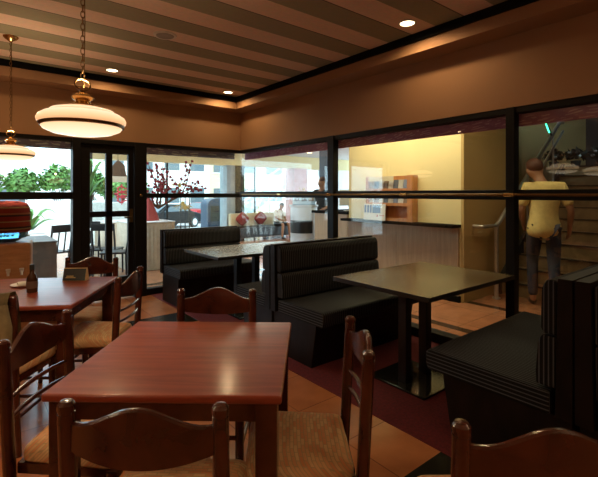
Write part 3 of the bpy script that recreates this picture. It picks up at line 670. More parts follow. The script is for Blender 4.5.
M['mag_white'] = plain('white_magazine_cover', (0.74, 0.72, 0.68), 0.4); M['mag_blue'] = plain('blue_cover_picture', (0.10, 0.17, 0.36), 0.4); M['mag_red'] = plain('red_print', (0.5, 0.06, 0.04), 0.5)
for k, lb in enumerate(('frontmost white magazine with large blue picture on the rack ledge', 'second white magazine fanned behind the front one on the rack ledge', 'third white magazine fanned behind on the rack ledge', 'hindmost white magazine fanned at the left on the rack ledge')):
    t = thing('magazine', lb, 'magazine', (4.815+k*0.0112, 4.12+k*0.063, 1.006), 0, 'fanned magazines on the ledge'); t.rotation_euler = (0, 0.0, 0)
    if k >= 0:
        Rm = Matrix.Rotation(0.03, 3, 'Y')
        bm = nb(); bx(bm, -0.005, -0.13, 0, 0.004, 0.13, 0.245); bmesh.ops.rotate(bm, verts=bm.verts, matrix=Rm, cent=(0, 0, 0)); obj('pages', bm, 'mag_white', t)
        bm = nb(); bx(bm, -0.0065, -0.04, 0.11, -0.005, 0.115, 0.225); bmesh.ops.rotate(bm, verts=bm.verts, matrix=Rm, cent=(0, 0, 0)); obj('cover_picture', bm, 'mag_blue', t)
        bm = nb(); bx(bm, -0.0065, 0.01, 0.05, -0.005, 0.03, 0.085); bx(bm, -0.0065, -0.11, 0.07, -0.005, -0.02, 0.078); bmesh.ops.rotate(bm, verts=bm.verts, matrix=Rm, cent=(0, 0, 0)); obj('cover_print', bm, 'mag_red', t)

# ------------------------------------------------------------------ people
M['skin'] = plain('brown_skin', (0.33, 0.16, 0.09), 0.55, 0, 0.05, 20)
M['hair'] = plain('black_hair', (0.012, 0.009, 0.008), 0.6, 0, 0.2, 40)
M['hair_brown'] = plain('reddish_brown_hair', (0.075, 0.025, 0.014), 0.6, 0, 0.2, 40)
M['yellow_shirt'] = plain('pale_yellow_shirt', (0.66, 0.52, 0.20), 0.85, 0, 0.08, 25, bump=0.2)
M['jeans'] = plain('dark_blue_jeans', (0.025, 0.035, 0.065), 0.85, 0, 0.15, 30)
M['black_tee'] = plain('black_tshirt', (0.014, 0.015, 0.018), 0.85)
M['pale_shirt'] = plain('white_top', (0.72, 0.68, 0.60), 0.85)
M['shoe'] = plain('dark_shoe', (0.02, 0.016, 0.014), 0.5)
M['eye'] = plain('dark_eye', (0.02, 0.015, 0.01), 0.2)
def skin(name, chains, mat, parent=None, loc=None, rz=None, scale=1.0, root=None, sub=2, offs=0.0):
    """chains: list of lists of ((x,y,z), radius); points with the same coordinates merge"""
    bm = nb(); lay = bm.verts.layers.skin.verify(); idx = {}
    for chn in chains:
        prev = None
        for p, r in chn:
            key = tuple(round(c, 4) for c in p)
            if key not in idx:
                v = bm.verts.new([c*scale for c in p]); rr = r if isinstance(r, tuple) else (r, r)
                v[lay].radius = ((rr[0]+offs)*scale, (rr[1]+offs)*scale); idx[key] = v
            v = idx[key]
            if prev is not None and prev is not v and bm.edges.get((prev, v)) is None: bm.edges.new((prev, v))
            prev = v
    (idx[tuple(root)] if root else next(iter(idx.values())))[lay].use_root = True
    me = bpy.data.meshes.new(name); bm.to_mesh(me); bm.free(); me.materials.append(M[mat])
    o = bpy.data.objects.new(name, me); C.objects.link(o)
    if parent: o.parent = parent
    if loc: o.location = loc
    if rz is not None: o.rotation_euler = (0, 0, rz)
    s = o.modifiers.new('skin', 'SKIN'); s.use_smooth_shade = True
    q = o.modifiers.new('smooth', 'SUBSURF'); q.levels = sub; q.render_levels = sub
    return o
def lerp(a, b, t): return tuple(a[i]+(b[i]-a[i])*t for i in range(3))
def person(label, loc, rz, J, top, trousers, hair, scale=1.0, cat='person', short=True, knee_len=1.0, shoes=True):
    """J: joints for a 1.75 m figure facing +Y in its own space"""
    pel, ch_, nk, hd = J['pelvis'], J['chest'], J['neck'], J['head']
    sp = lerp(pel, ch_, 0.5)
    up = (Vector(hd)-Vector(nk)).normalized(); fw = Vector(J.get('face', (0, 1, 0))).normalized()
    fw = (fw - up*fw.dot(up)).normalized(); sd = fw.cross(up)
    H = Vector(hd)
    hv = lambda a, b, c: tuple(H + sd*a + fw*b + up*c)
    body = [[(pel, (0.135, 0.105)), (sp, (0.125, 0.10)), (ch_, (0.150, 0.115)), (nk, 0.060), (hv(0, 0.01, -0.075), 0.060), (hv(0, 0.012, -0.03), (0.072, 0.088)), (hv(0, 0.0, 0.04), (0.078, 0.094)), (hv(0, -0.006, 0.095), (0.055, 0.066))],
            [(hv(0, 0.012, -0.03), (0.072, 0.088)), (hv(0, 0.103, -0.022), 0.012), (hv(0, 0.112, -0.035), 0.010)]]
    for s in ('l', 'r'):
        k = -1 if s == 'l' else 1
        body.append([(hv(0, 0.012, -0.03), (0.072, 0.088)), (hv(k*0.082, -0.005, -0.012), 0.012)])
        sh, el, wr = J['shoulder_'+s], J['elbow_'+s], J['wrist_'+s]
        body.append([(ch_, (0.150, 0.115)), (sh, 0.062), (lerp(sh, el, 0.5), 0.050), (el, 0.040), (lerp(el, wr, 0.4), 0.038), (wr, 0.026)])
        d = (Vector(wr)-Vector(el)).normalized(); n = Vector((1, 0, 0)); n = (n-d*n.dot(d)); n = n.normalized() if n.length > 0.1 else Vector((0, 1, 0)); q = d.cross(n)
        w = Vector(wr); palm = w + d*0.05
        body.append([(wr, 0.026), (tuple(palm), (0.034, 0.018))])
        for f_, L_ in ((-0.030, 0.070), (-0.010, 0.082), (0.010, 0.078), (0.028, 0.060)):
            a = palm + d*0.035 + q*f_; b_ = a + d*L_*0.55 + n*(-k)*0.010; c_ = b_ + d*L_*0.40 + n*(-k)*0.022
            body.append([(tuple(palm), (0.034, 0.018)), (tuple(a), 0.010), (tuple(b_), 0.009), (tuple(c_), 0.007)])
        a = w + d*0.03 + q*-0.035; b_ = a + d*0.04 + q*-0.018
        body.append([(tuple(palm), (0.034, 0.018)), (tuple(a), 0.012), (tuple(b_), 0.009)])
        hp, kn, an = J['hip_'+s], J['knee_'+s], J['ankle_'+s]
        tf = Vector(J.get('toe_'+s, (0, 1, 0)))
        body.append([(pel, (0.135, 0.105)), (hp, 0.092), (lerp(hp, kn, 0.5), 0.078), (kn, 0.056), (lerp(kn, an, 0.35), 0.054), (an, 0.036), (tuple(Vector(an)+Vector((0, 0, -0.045))), 0.036), (tuple(Vector(an)+tf*0.10+Vector((0, 0, -0.05))), (0.040, 0.028)), (tuple(Vector(an)+tf*0.17+Vector((0, 0, -0.055))), (0.036, 0.020))])
    o = skin('person', body, 'skin', None, loc, rz, scale); tag(o, label, cat)
    # hair
    bm = nb(); blob(bm, (0, 0, 0), (0.090, 0.098, 0.098), 3, 0.03)
    mt = Matrix((sd, fw, up)).transposed()
    for v in bm.verts:
        c = v.co
        if c.z < -0.02 and c.y > 0.0: c.y *= 0.3
        v.co = (H + mt @ Vector((c.x, c.y-0.026, c.z+0.040)))*scale
    obj('hair', bm, hair, o, sharp=80)
    for k in (-1, 1):
        bm = nb(); p = H + sd*k*0.032 + fw*0.088 + up*0.0; blob(bm, tuple(p*scale), (0.010*scale,)*3, 1); obj('eye', bm, 'eye', o)
    # shirt
    low = lerp(pel, ch_, -0.42 if knee_len > 1.2 else -0.12)
    shirt = [[(low, (0.225, 0.165)), (pel, (0.215, 0.160)), (sp, (0.142, 0.116)), (ch_, (0.165, 0.130)), (lerp(ch_, nk, 0.72), (0.085, 0.075))]]
    for s in 'lr':
        sh, el = J['shoulder_'+s], J['elbow_'+s]
        shirt.append([(ch_, (0.165, 0.130)), (sh, 0.080), (lerp(sh, el, 0.45), 0.070), (lerp(sh, el, 0.85), 0.066)])
    skin('shirt', shirt, top, o, scale=scale)
    tr = []
    for s in 'lr':
        hp, kn, an = J['hip_'+s], J['knee_'+s], J['ankle_'+s]
        c_ = [(pel, (0.125, 0.10)), (hp, 0.092), (lerp(hp, kn, 0.5), 0.086), (lerp(hp, kn, 0.95), 0.070)]
        if knee_len > 1.2: c_ += [(lerp(kn, an, 0.4), 0.066), (lerp(kn, an, 0.97), 0.056)]
        tr.append(c_)
    skin('trousers' if knee_len > 1.2 else 'shorts', tr, trousers, o, scale=scale)
    if shoes:
        for s in 'lr':
            an = Vector(J['ankle_'+s]); tf = Vector(J.get('toe_'+s, (0, 1, 0)))
            skin('shoe', [[(tuple(an+Vector((0, 0, -0.035))-tf*0.03), 0.045), (tuple(an+tf*0.08+Vector((0, 0, -0.045))), (0.050, 0.036)), (tuple(an+tf*0.18+Vector((0, 0, -0.055))), (0.045, 0.026))]], 'shoe', o, scale=scale)
    return o
STAND = dict(pelvis=(0, 0, 0.95), chest=(0, 0.0, 1.30), neck=(0, 0.0, 1.49), head=(0, 0.02, 1.62),
    shoulder_l=(-0.185, 0, 1.41), elbow_l=(-0.235, -0.03, 1.13), wrist_l=(-0.225, 0.06, 0.90), shoulder_r=(0.185, 0, 1.41), elbow_r=(0.235, -0.03, 1.13), wrist_r=(0.225, 0.06, 0.90),
    hip_l=(-0.095, 0, 0.90), knee_l=(-0.10, 0.02, 0.50), ankle_l=(-0.10, -0.01, 0.085), hip_r=(0.095, 0, 0.90), knee_r=(0.10, 0.02, 0.50), ankle_r=(0.10, -0.01, 0.085))
walk = dict(STAND); walk.update(neck=(-0.03, 0.06, 1.50), head=(-0.08, 0.11, 1.625), chest=(-0.01, 0.02, 1.31), face=(-0.5, 1, -0.2), knee_l=(-0.10, 0.16, 0.52), ankle_l=(-0.10, 0.10, 0.085), knee_r=(0.10, 0.0, 0.49), ankle_r=(0.10, -0.14, 0.085),
    elbow_l=(-0.24, 0.0, 1.13), wrist_l=(-0.20, 0.17, 0.98), elbow_r=(0.27, -0.02, 1.14), wrist_r=(0.28, 0.10, 0.93))
person('man in pale yellow shirt and dark jeans at the foot of the stairs, back turned', (5.60, 2.14, 0.0), rz_of(0.86, 0.50), walk, 'yellow_shirt', 'jeans', 'hair_brown', 1.05, knee_len=2)
lean = dict(STAND); lean.update(face=(0.3, 1, -0.2), elbow_r=(0.27, -0.02, 1.14), wrist_r=(0.24, 0.10, 0.90), elbow_l=(-0.24, 0.05, 1.14), wrist_l=(-0.18, 0.24, 1.05))
person('person in black t-shirt standing behind the white round brochure counter', (6.38, 7.10, 0.0), rz_of(-0.95, -0.30), lean, 'black_tee', 'jeans', 'hair_brown', 1.02, knee_len=2)

# ------------------------------------------------------------------ lobby furniture
M['kiosk'] = plain('white_metal_counter', (0.62, 0.64, 0.66), 0.3, 0.0, 0.03, 4)
t = thing('brochure_counter', 'white round brochure counter in the lobby with sloping blue brochure tray', 'counter', (5.66, 6.90, 0))
bm = nb(); lathe(bm, [(0.0, 0.0), (0.31, 0.0), (0.31, 0.03), (0.285, 0.04), (0.285, 1.12), (0.31, 1.14), (0.31, 1.17), (0.0, 1.17)], 40); obj('drum', bm, 'kiosk', t)
bm = nb(); lathe(bm, [(0.2856, 0.58), (0.288, 0.60), (0.288, 0.83), (0.2856, 0.85)], 40, cap=False)
bmesh.ops.delete(bm, geom=[f for f in bm.faces if f.calc_center_median().x > -0.02 or f.calc_center_median().y > 0.16], context='FACES'); obj('dark_patch', bm, 'booth_edge', t)  # dark curved patch on the front of the drum
RK = Matrix.Rotation(math.radians(-38), 4, 'Z')
bm = nb(); prism(bm, [(-0.26, 1.171), (0.22, 1.171), (0.22, 1.40), (0.16, 1.40), (-0.26, 1.20)], 0, -0.24, 0.24, bev=0.004); bmesh.ops.transform(bm, matrix=RK, verts=bm.verts); obj('tray', bm, plain('pale_blue_tray', (0.30, 0.45, 0.60), 0.4), t)
kl = ('left', 'middle', 'right')
for k in range(3):
    bm = nb(); bx(bm, -0.055, -0.11, 0, 0.055, 0.11, 0.012)
    o = obj('leaflet', bm, cm[(1, 3, 5)[k]], None); o.matrix_world = Matrix.Translation((5.66, 6.90, 0)) @ RK @ Matrix.Translation((-0.15+0.15*k, -0.06, 1.302)) @ Matrix.Rotation(0.444, 4, 'X')
    tag(o, 'dark leaflet stack, %s one on the sloping tray of the white counter' % kl[k], 'leaflet', 'leaflets on the brochure counter')
t = thing('reception_counter', 'oak fronted reception counter beside the cream lobby wall', 'counter', (5.4, 5.35, 0))
bm = nb(); bx(bm, 0.0, 0.0, 0.0, 2.6, 0.06, 1.03); bx(bm, 0.0, 0.06, 0.0, 0.06, 0.9, 1.03); obj('front', bm, 'wainscot', t)
bm = nb(); bx(bm, -0.04, -0.04, 1.03, 2.64, 0.95, 1.08, bev=0.006); obj('counter_top', bm, 'black_trim', t)
t = thing('dome_camera', 'small black dome camera under the pale lobby ceiling', 'camera', (7.1, 7.2, 2.72))
bm = nb(); lathe(bm, [(0.0, -0.03), (0.075, -0.03), (0.08, 0.0), (0.0, 0.0)], 24); obj('mount', bm, 'black_metal', t)
bm = nb(); lathe(bm, [(0.0, -0.10), (0.035, -0.093), (0.06, -0.07), (0.068, -0.03), (0.0, -0.03)], 24); obj('dome', bm, 'booth_edge', t)
for x, y, lb in ((8.6, 10.2, 'lit recessed downlight in the pale lobby ceiling, further from the counter'), (8.0, 8.6, 'lit recessed downlight in the pale lobby ceiling, nearer the counter')):
    t = thing('lobby_downlight', lb, 'ceiling light', (x, y, 2.72), 0, 'lobby downlights')
    bm = nb(); lathe(bm, [(0.09, 0.0), (0.088, -0.008), (0.11, -0.008), (0.115, 0.0)], 24, cap=False); obj('trim_ring', bm, 'ring', t)
    bm = nb(); lathe(bm, [(0.0, -0.004), (0.088, -0.004), (0.088, -0.001), (0.0, -0.001)], 24); obj('lens', bm, 'lens', t)
t = thing('monitor', 'white backed monitor on the reception counter', 'monitor', (5.72, 5.60, 1.0805), math.radians(-30))
bm = nb(); bx(bm, -0.20, -0.02, 0.10, 0.20, 0.03, 0.40, bev=0.01); obj('housing', bm, 'white', t)
bm = nb(); bx(bm, -0.185, 0.03, 0.115, 0.185, 0.033, 0.385); obj('screen', bm, 'booth_edge', t)
bm = nb(); tube(bm, [(0, 0, 0.012), (0, 0, 0.12)], 0.02, 10); bx(bm, -0.10, -0.07, 0, 0.10, 0.07, 0.012, bev=0.004); obj('stand', bm, 'white', t)
M['blue_col'] = plain('dark_blue_column_paint', (0.025, 0.045, 0.085), 0.5)
box_struct('column_lobby', 'blue_col', (7.25, 7.85, 0, 7.6, 8.2, 2.72))
M['stone_grey'] = plain('grey_stone_column', (0.30, 0.34, 0.36), 0.5, 0, 0.1, 5); M['pink_stone'] = plain('pink_stone_pier', (0.62, 0.30, 0.27), 0.5, 0, 0.12, 8)
box_struct('column_front', 'stone_grey', (6.38, 11.55, 0, 6.68, 12.0, 2.30))
box_struct('column_front_shaded', 'dark_wall', (6.69, 11.50, 0, 6.98, 12.0, 2.30))  # shaded right face of the grey column, painted as a dark block
box_struct('column_pink', 'pink_stone', (9.0, 11.5, 0, 9.6, 12.0, 2.30)); box_struct('column_pale', 'white', (11.0, 11.5, 0, 12.2, 12.0, 2.30))
window('window_6', [(2.2, 11.80, 0, 12.2, 11.84, 0.05), (4.55, 11.79, 0.05, 4.60, 11.84, 2.30), (7.55, 11.79, 0.05, 7.59, 11.84, 2.3)],
       [(2.25, 11.81, 0.05, 4.55, 11.818, 2.30), (4.60, 11.81, 0.05, 6.37, 11.818, 2.30), (6.99, 11.81, 0.05, 7.55, 11.818, 2.30), (7.59, 11.81, 0.05, 8.99, 11.818, 2.30), (9.61, 11.81, 0.05, 10.99, 11.818, 2.30)])
# gold winged ornament on the front glazing
M['gold'] = plain('gold_print_decal', (0.50, 0.36, 0.10), 0.4, 0.4)
for nm, (x, z, s), lb in (('upper', (4.95, 1.66, 1.0), 'upper gold winged ornament on the lobby front glass'), ('lower', (5.05, 1.12, 1.25), 'lower gold winged ornament on the lobby front glass')):
    bm = nb()
    for sg in (-1, 1):
        for k in range(5):
            a = 0.35 + 0.26*k if nm == 'lower' else 0.12*k; L_ = (0.30 - 0.03*k)*s; c_, s_ = math.cos(a)*sg, math.sin(a)*(1 if nm == 'upper' else -1)
            prism(bm, [(0.02*sg, 0), (c_*L_*0.6 - s_*0.02, s_*L_*0.6+0.018), (c_*L_, s_*L_), (c_*L_*0.6 + s_*0.02, s_*L_*0.6-0.018)], 1, -0.003, 0.003)
    prism(bm, [(0.05*math.cos(q), 0.07*math.sin(q)) for q in [2*PI*i/14 for i in range(14)]], 1, -0.004, 0.004)
    tag(obj('window_ornament', bm, 'gold', None, (x, 11.803, z)), lb, 'ornament')

# sofa with red cushions and a seated girl
M['cream_cloth'] = plain('cream_sofa_cloth', (0.60, 0.50, 0.33), 0.9); M['red_cloth'] = plain('dull_red_cushion_cloth', (0.22, 0.030, 0.024), 0.9); M['black_vinyl'] = plain('black_vinyl', (0.014, 0.014, 0.016), 0.4)
t = thing('lobby_sofa', 'long black lobby sofa with cream back against the front glass', 'sofa', (7.35, 11.0, 0))
bm = nb(); bx(bm, -1.05, -0.38, 0.10, 1.05, 0.30, 0.40, bev=0.03); obj('seat', bm, 'black_vinyl', t)
bm = nb(); bx(bm, -1.05, 0.16, 0.401, 1.05, 0.34, 0.80, bev=0.04); obj('backrest', bm, 'cream_cloth', t)
for x in (-0.98, 0.98):
    for y in (-0.32, 0.24):
        bm = nb(); tube(bm, [(x, y, 0), (x, y, 0.11)], 0.025, 8); obj('leg', bm, 'black_metal', t)
for x, lb in ((6.62, 'left dull red cushion on the lobby sofa'), (7.28, 'dull red cushion on the lobby sofa beside the seated girl')):
    bm = nb(); blob(bm, (0, 0, 0), (0.18, 0.07, 0.18), 3)
    for v in bm.verts: v.co.x = math.copysign(abs(v.co.x/0.18)**0.5, v.co.x)*0.18; v.co.z = math.copysign(abs(v.co.z/0.18)**0.5, v.co.z)*0.18
    bmesh.ops.rotate(bm, verts=bm.verts, matrix=Matrix.Rotation(0.75, 3, 'Y') @ Matrix.Rotation(0.2, 3, 'X'), cent=(0, 0, 0))
    tag(obj('cushion', bm, 'red_cloth', None, (x, 11.02, 0.64)), lb, 'cushion', 'red sofa cushions')
SIT = dict(pelvis=(0, -0.02, 0.56), chest=(-0.06, -0.06, 0.90), neck=(-0.10, -0.02, 1.06), head=(-0.13, 0.03, 1.19), face=(0.3, 1, -0.3),
    shoulder_l=(-0.23, -0.05, 0.99), elbow_l=(-0.30, 0.05, 0.74), wrist_l=(-0.16, 0.24, 0.68), shoulder_r=(0.11, -0.05, 1.0), elbow_r=(0.18, 0.06, 0.75), wrist_r=(0.10, 0.26, 0.69),
    hip_l=(-0.09, 0.0, 0.54), knee_l=(-0.12, 0.44, 0.54), ankle_l=(-0.16, 0.46, 0.09), hip_r=(0.09, 0.0, 0.54), knee_r=(0.16, 0.44, 0.54), ankle_r=(0.26, 0.50, 0.09))
person('girl in white top and dark shorts seated on the lobby sofa', (7.86, 10.86, 0.0), rz_of(0.1, -1), SIT, 'pale_shirt', 'black_tee', 'hair', 0.84, shoes=True)

# flower stand, bell cart
t = thing('flower_stand', 'small black stand beside the lobby sofa', 'stand', (8.72, 10.55, 0))
bm = nb(); lathe(bm, [(0.0, 0.86), (0.24, 0.86), (0.24, 0.89), (0.0, 0.89)], 24); obj('top', bm, 'black_metal', t)
for k in range(3):
    a = 2*PI*k/3; bm = nb(); tube(bm, [(0.05*math.cos(a), 0.05*math.sin(a), 0.86), (0.20*math.cos(a), 0.20*math.sin(a), 0)], 0.015, 8); obj('leg', bm, 'black_metal', t)
M['flower_red'] = plain('red_flower_petals', (0.55, 0.05, 0.07), 0.7); M['leaf'] = plain('green_leaf', (0.10, 0.24, 0.05), 0.6, 0, 0.35, 6); M['stem'] = plain('brown_bark', (0.10, 0.06, 0.035), 0.9); M['yellowp'] = plain('yellow_flower_petals', (0.65, 0.42, 0.06), 0.7)
t = thing('flower_vase', 'dark vase of red and yellow flowers on the black stand', 'vase', (8.72, 10.55, 0.8905))
bm = nb(); lathe(bm, [(0.0, 0), (0.06, 0.0), (0.09, 0.08), (0.05, 0.18), (0.06, 0.20), (0.0, 0.19)], 20); obj('vase', bm, 'booth_edge', t)
bm = nb(); leafball(bm, (0, 0, 0.34), (0.22, 0.22, 0.15), 90, 0.05, 0.13); obj('leaves', bm, 'leaf', t)
bm = nb()
for k in range(12): blob(bm, (random.uniform(-.2, .2), random.uniform(-.2, .2), random.uniform(0.25, 0.5)), (0.035,)*3, 1, 0.2)
obj('red_flowers', bm, 'flower_red', t)
bm = nb()
for k in range(7): tube(bm, [(0, 0, 0.2), (random.uniform(-.12, .12), random.uniform(-.1, .1), 0.5), (random.uniform(-.25, .25), random.uniform(-.1, .1), random.uniform(0.55, 0.75))], 0.012, 5)
obj('yellow_sprays', bm, 'yellowp', t)
t = thing('bell_cart', 'brass luggage cart with arched top standing outside the lobby front', 'luggage cart', (9.15, 13.0, -0.12), math.radians(15))
bm = nb(); bx(bm, -0.55, -0.3, 0.22, 0.55, 0.3, 0.28, bev=0.01); obj('deck', bm, 'red_cloth', t)
for y in (-0.27, 0.27):
    bm = nb(); tube(bm, [(-0.52, y, 0.28), (-0.52, y, 1.35), (-0.40, y*0.7, 1.62), (0, 0, 1.78), (0.40, y*0.7, 1.62), (0.52, y, 1.35), (0.52, y, 0.28)], 0.02, 8); obj('hoop', bm, 'brass', t)
bm = nb(); blob(bm, (0, 0, 1.84), (0.05, 0.05, 0.06), 2); obj('finial', bm, 'brass', t)
for x in (-0.45, 0.45):
    for y in (-0.24, 0.24):
        bm = nb(); tube(bm, [(x, y-0.02, 0.11), (x, y+0.02, 0.11)], 0.11, 16); obj('wheel', bm, 'black_vinyl', t)
bm = nb(); bx(bm, -0.42, -0.2, 0, 0.42, 0.2, 0.42, bev=0.08, seg=3); tag(obj('duffel_bag', bm, 'black_vinyl', None, (9.15, 13.0, 0.162), math.radians(15)), 'dark green black duffel bag on the brass luggage cart', 'bag')

# skirted buffet tables with drapes and the plum tree
M['skirt'] = plain('beige_table_skirt_cloth', (0.56, 0.48, 0.36), 0.9); M['grey_cloth'] = plain('grey_table_cloth', (0.20, 0.18, 0.165), 0.9); M['white_cloth'] = plain('white_table_cloth', (0.70, 0.70, 0.70), 0.9)
def skirted(label, x, y, hx, hy, h, rz, skirt, top, pleat=0.015, group=None):
    t = thing('skirted_table', label, 'table', (x, y, 0), rz, group)
    bm = nb(); per = []; n = 44
    for (a, b) in (((-hx, -hy), (hx, -hy)), ((hx, -hy), (hx, hy)), ((hx, hy), (-hx, hy)), ((-hx, hy), (-hx, -hy))):
        for k in range(n): per.append((a[0]+(b[0]-a[0])*k/n, a[1]+(b[1]-a[1])*k/n, k))
    R0, R1 = [], []
    for (px, py, k) in per:
        s0 = 1 + pleat*0.3*math.sin(k*PI/2); s1 = 1 + pleat*(2.2*math.sin(k*PI/2) + 1.5)
        R0.append(bm.verts.new((px*s0, py*s0, h-0.012))); R1.append(bm.verts.new((px*s1, py*s1, 0.006)))
    for k in range(len(per)): bm.faces.new((R0[k], R0[(k+1) % len(per)], R1[(k+1) % len(per)], R1[k]))
    bm.faces.new(R1); obj('skirt', bm, skirt, t, sharp=80)
    bm = nb(); bx(bm, -hx-0.012, -hy-0.012, h-0.012, hx+0.012, hy+0.012, h+0.008, bev=0.006); obj('table_cloth', bm, top, t)
    return t
skirted('beige pleated skirted table behind the back window, red drape on it', 2.72, 8.12, 0.40, 0.45, 0.88, 0, 'skirt', 'white_cloth')
skirted('beige skirted table seen through the glass door', 2.80, 9.75, 0.50, 0.45, 0.80, 0, 'skirt', 'white_cloth')
skirted('table under a grey cloth outside the left window beside the dispenser', 0.50, 6.95, 0.48, 0.48, 0.76, 0, 'grey_cloth', 'grey_cloth', 0.004)
bm = nb(); lathe(bm, [(0.0, 0.0), (0.19, 0.0), (0.15, 0.14), (0.07, 0.34), (0.0, 0.46)], 20)
for v in bm.verts:
    a = math.atan2(v.co.y, v.co.x); k = 1+0.10*math.sin(6*a); v.co.x *= k; v.co.y *= k
tag(obj('red_drape', bm, 'red_cloth', None, (2.78, 8.10, 0.889)), 'dark red cloth drape standing on the beige skirted table', 'drape')
t = thing('plum_tree', 'artificial plum tree with red blossom branches on the floor behind the skirted table', 'tree', (3.22, 8.92, 0))
bm = nb(); lathe(bm, [(0.0, 0), (0.13, 0.0), (0.18, 0.30), (0.16, 0.30), (0.0, 0.27)], 20); obj('pot', bm, 'pot', t)
bm = nb(); tips = []
def branch(p, d, L_, r, depth):
    p = Vector(p); pts = [p]; q = p; dd = Vector(d)
    for i in range(3):
        dd = (dd + Vector((random.uniform(-.35, .35), random.uniform(-.35, .35), random.uniform(-.15, .25)))).normalized(); q = q + dd*L_/3; pts.append(q)
        tips.append(q)
    tube(bm, pts, [r, r*0.85, r*0.7, r*0.5], 6)
    if depth:
        for k in range(3): branch(pts[random.choice((1, 2, 3))], (dd + Vector((random.uniform(-.9, .9), random.uniform(-.9, .9), random.uniform(-.2, .5)))).normalized(), L_*0.68, r*0.55, depth-1)
branch((0, 0, 0.25), (0.05, -0.05, 1), 0.95, 0.028, 0)
for a in range(6): branch((0.03, -0.03, 1.10), (math.cos(a*1.05), math.sin(a*1.05), 0.75), 0.62, 0.026, 2)
obj('branches', bm, 'stem', t)
bm = nb()
for p in tips:
    if p.z > 1.05 and random.random() < 0.85: blob(bm, tuple(p + Vector([random.uniform(-.03, .03) for _ in range(3)])), (0.032,)*3, 1, 0.3)
obj('blossoms', bm, plain('dark_red_blossom', (0.26, 0.02, 0.03), 0.8), t)

# patio furniture seen through the left window and the door
def make_patio_chair(label):
    t = thing('patio_chair', label, 'chair', (0, 0, 0), 0, 'black patio chairs')
    bm = nb(); bx(bm, -0.20, 0.0, 0.43, 0.20, 0.40, 0.46, bev=0.01); obj('seat', bm, 'black_vinyl', t)
    for x in (-0.18, 0.18):
        bm = nb(); tube(bm, [(x, 0.0, 0), (x, 0.01, 0.45), (x, -0.06, 0.90)], 0.016, 8); obj('back_leg', bm, 'black_metal', t)
        bm = nb(); tube(bm, [(x, 0.38, 0), (x, 0.37, 0.44)], 0.016, 8); obj('front_leg', bm, 'black_metal', t)
    bm = nb(); bx(bm, -0.19, -0.07, 0.78, 0.19, -0.05, 0.90, bev=0.006); obj('top_rail', bm, 'black_metal', t)
    bm = nb()
    for x in (-0.06, 0.06): tube(bm, [(x, 0.0, 0.45), (x, -0.055, 0.80)], 0.012, 6)
    obj('back_slats', bm, 'black_metal', t); return t
pc = make_patio_chair('black patio chair nearest the left window, beside the grey cloth table'); pc.location = (1.22, 7.72, 0); pc.rotation_euler = (0, 0, 0.5)
for x, y, r, lb in ((1.74, 8.25, 2.6, 'black patio chair further out, right of the grey cloth table'), (1.85, 7.6, -0.6, 'black patio chair seen through the left panes of the door'), (2.12, 7.20, 1.2, 'black patio chair seen through the right panes of the door')):
    dup(pc, (x, y, 0), r, lb)
M['white_top'] = plain('white_table_laminate', (0.75, 0.76, 0.78), 0.3)
for i, (x, y, lb) in enumerate(((0.75, 8.75, 'white topped patio table outside the left window'), (1.80, 8.9, 'white topped patio table seen through the door'))):
    t = thing('patio_table', lb, 'table', (x, y, 0), 0, 'white patio tables')
    bm = nb(); bx(bm, -0.36, -0.36, 0.71, 0.36, 0.36, 0.74, bev=0.01); obj('tabletop', bm, 'white_top', t)
    bm = nb(); tube(bm, [(0, 0, 0.02), (0, 0, 0.71)], 0.03, 12); obj('pedestal', bm, 'black_metal', t)
    bm = nb(); lathe(bm, [(0.0, 0), (0.24, 0.0), (0.22, 0.02), (0.0, 0.03)], 20); obj('base', bm, 'black_metal', t)
def potted_palm(x, y, h, label):
    t = thing('potted_palm', label, 'potted plant', (x, y, 0))
    bm = nb(); lathe(bm, [(0.0, 0), (0.15, 0.0), (0.20, 0.35), (0.18, 0.35), (0.0, 0.32)], 20); obj('pot', bm, 'white', t)
    bm = nb(); tube(bm, [(0, 0, 0.3), (0.02, 0, h*0.55)], [0.04, 0.025], 8); obj('trunk', bm, 'stem', t)
    bm = nb()
    for k in range(13):
        a = k*2.4; prev = None
        for i in range(7):
            s = i/6; r = 0.55*s; z = h*0.55 + (h*0.45)*math.sin(s*2.2)*(0.6+0.4*(k % 3)/2) ; w_ = 0.05*math.sin(PI*min(1, s+0.12)) + 0.004
            c = Vector((r*math.cos(a), r*math.sin(a), z)); sdv = Vector((-math.sin(a), math.cos(a), 0.3))*w_
            cur = (bm.verts.new(c-sdv), bm.verts.new(c+sdv))
            if prev: bm.faces.new((prev[0], prev[1], cur[1], cur[0]))
            prev = cur
    obj('fronds', bm, 'leaf', t)
potted_palm(1.95, 9.55, 2.1, 'tall potted palm seen through the upper left pane of the door')
potted_palm(0.95, 9.6, 1.1, 'low potted palm on the patio outside the left window')
# small board and red knot hung by the door
t = thing('hanging_board', 'pale wooden board hanging beyond the right pane of the door', 'sign', (2.24, 8.20, 1.62))
bm = nb(); bx(bm, -0.16, -0.012, 0, 0.16, 0.012, 0.11, bev=0.003); obj('board', bm, 'skirt', t)
bm = nb(); prism(bm, [(-0.15, 0.11), (0.15, 0.11), (0.12, 0.32), (0.0, 0.42), (-0.10, 0.30)], 1, -0.006, 0.006); obj('hood', bm, 'stem', t)
bm = nb(); tube(bm, [(0, 0, 0.40), (0, 0, 1.09)], 0.004, 6); obj('cord', bm, 'booth_edge', t)
bm = nb()
for k in range(3):
    z = -0.10-0.09*k; tube(bm, [(0.09*math.cos(a)*(1+0.3*math.cos(3*a)), 0.0, z+0.05*math.sin(a)*(1+0.3*math.cos(4*a))) for a in [2*PI*i/18 for i in range(18)]], 0.014, 6, closed=True)
tube(bm, [(0, 0, 0), (0, 0, -0.38)], 0.010, 6)
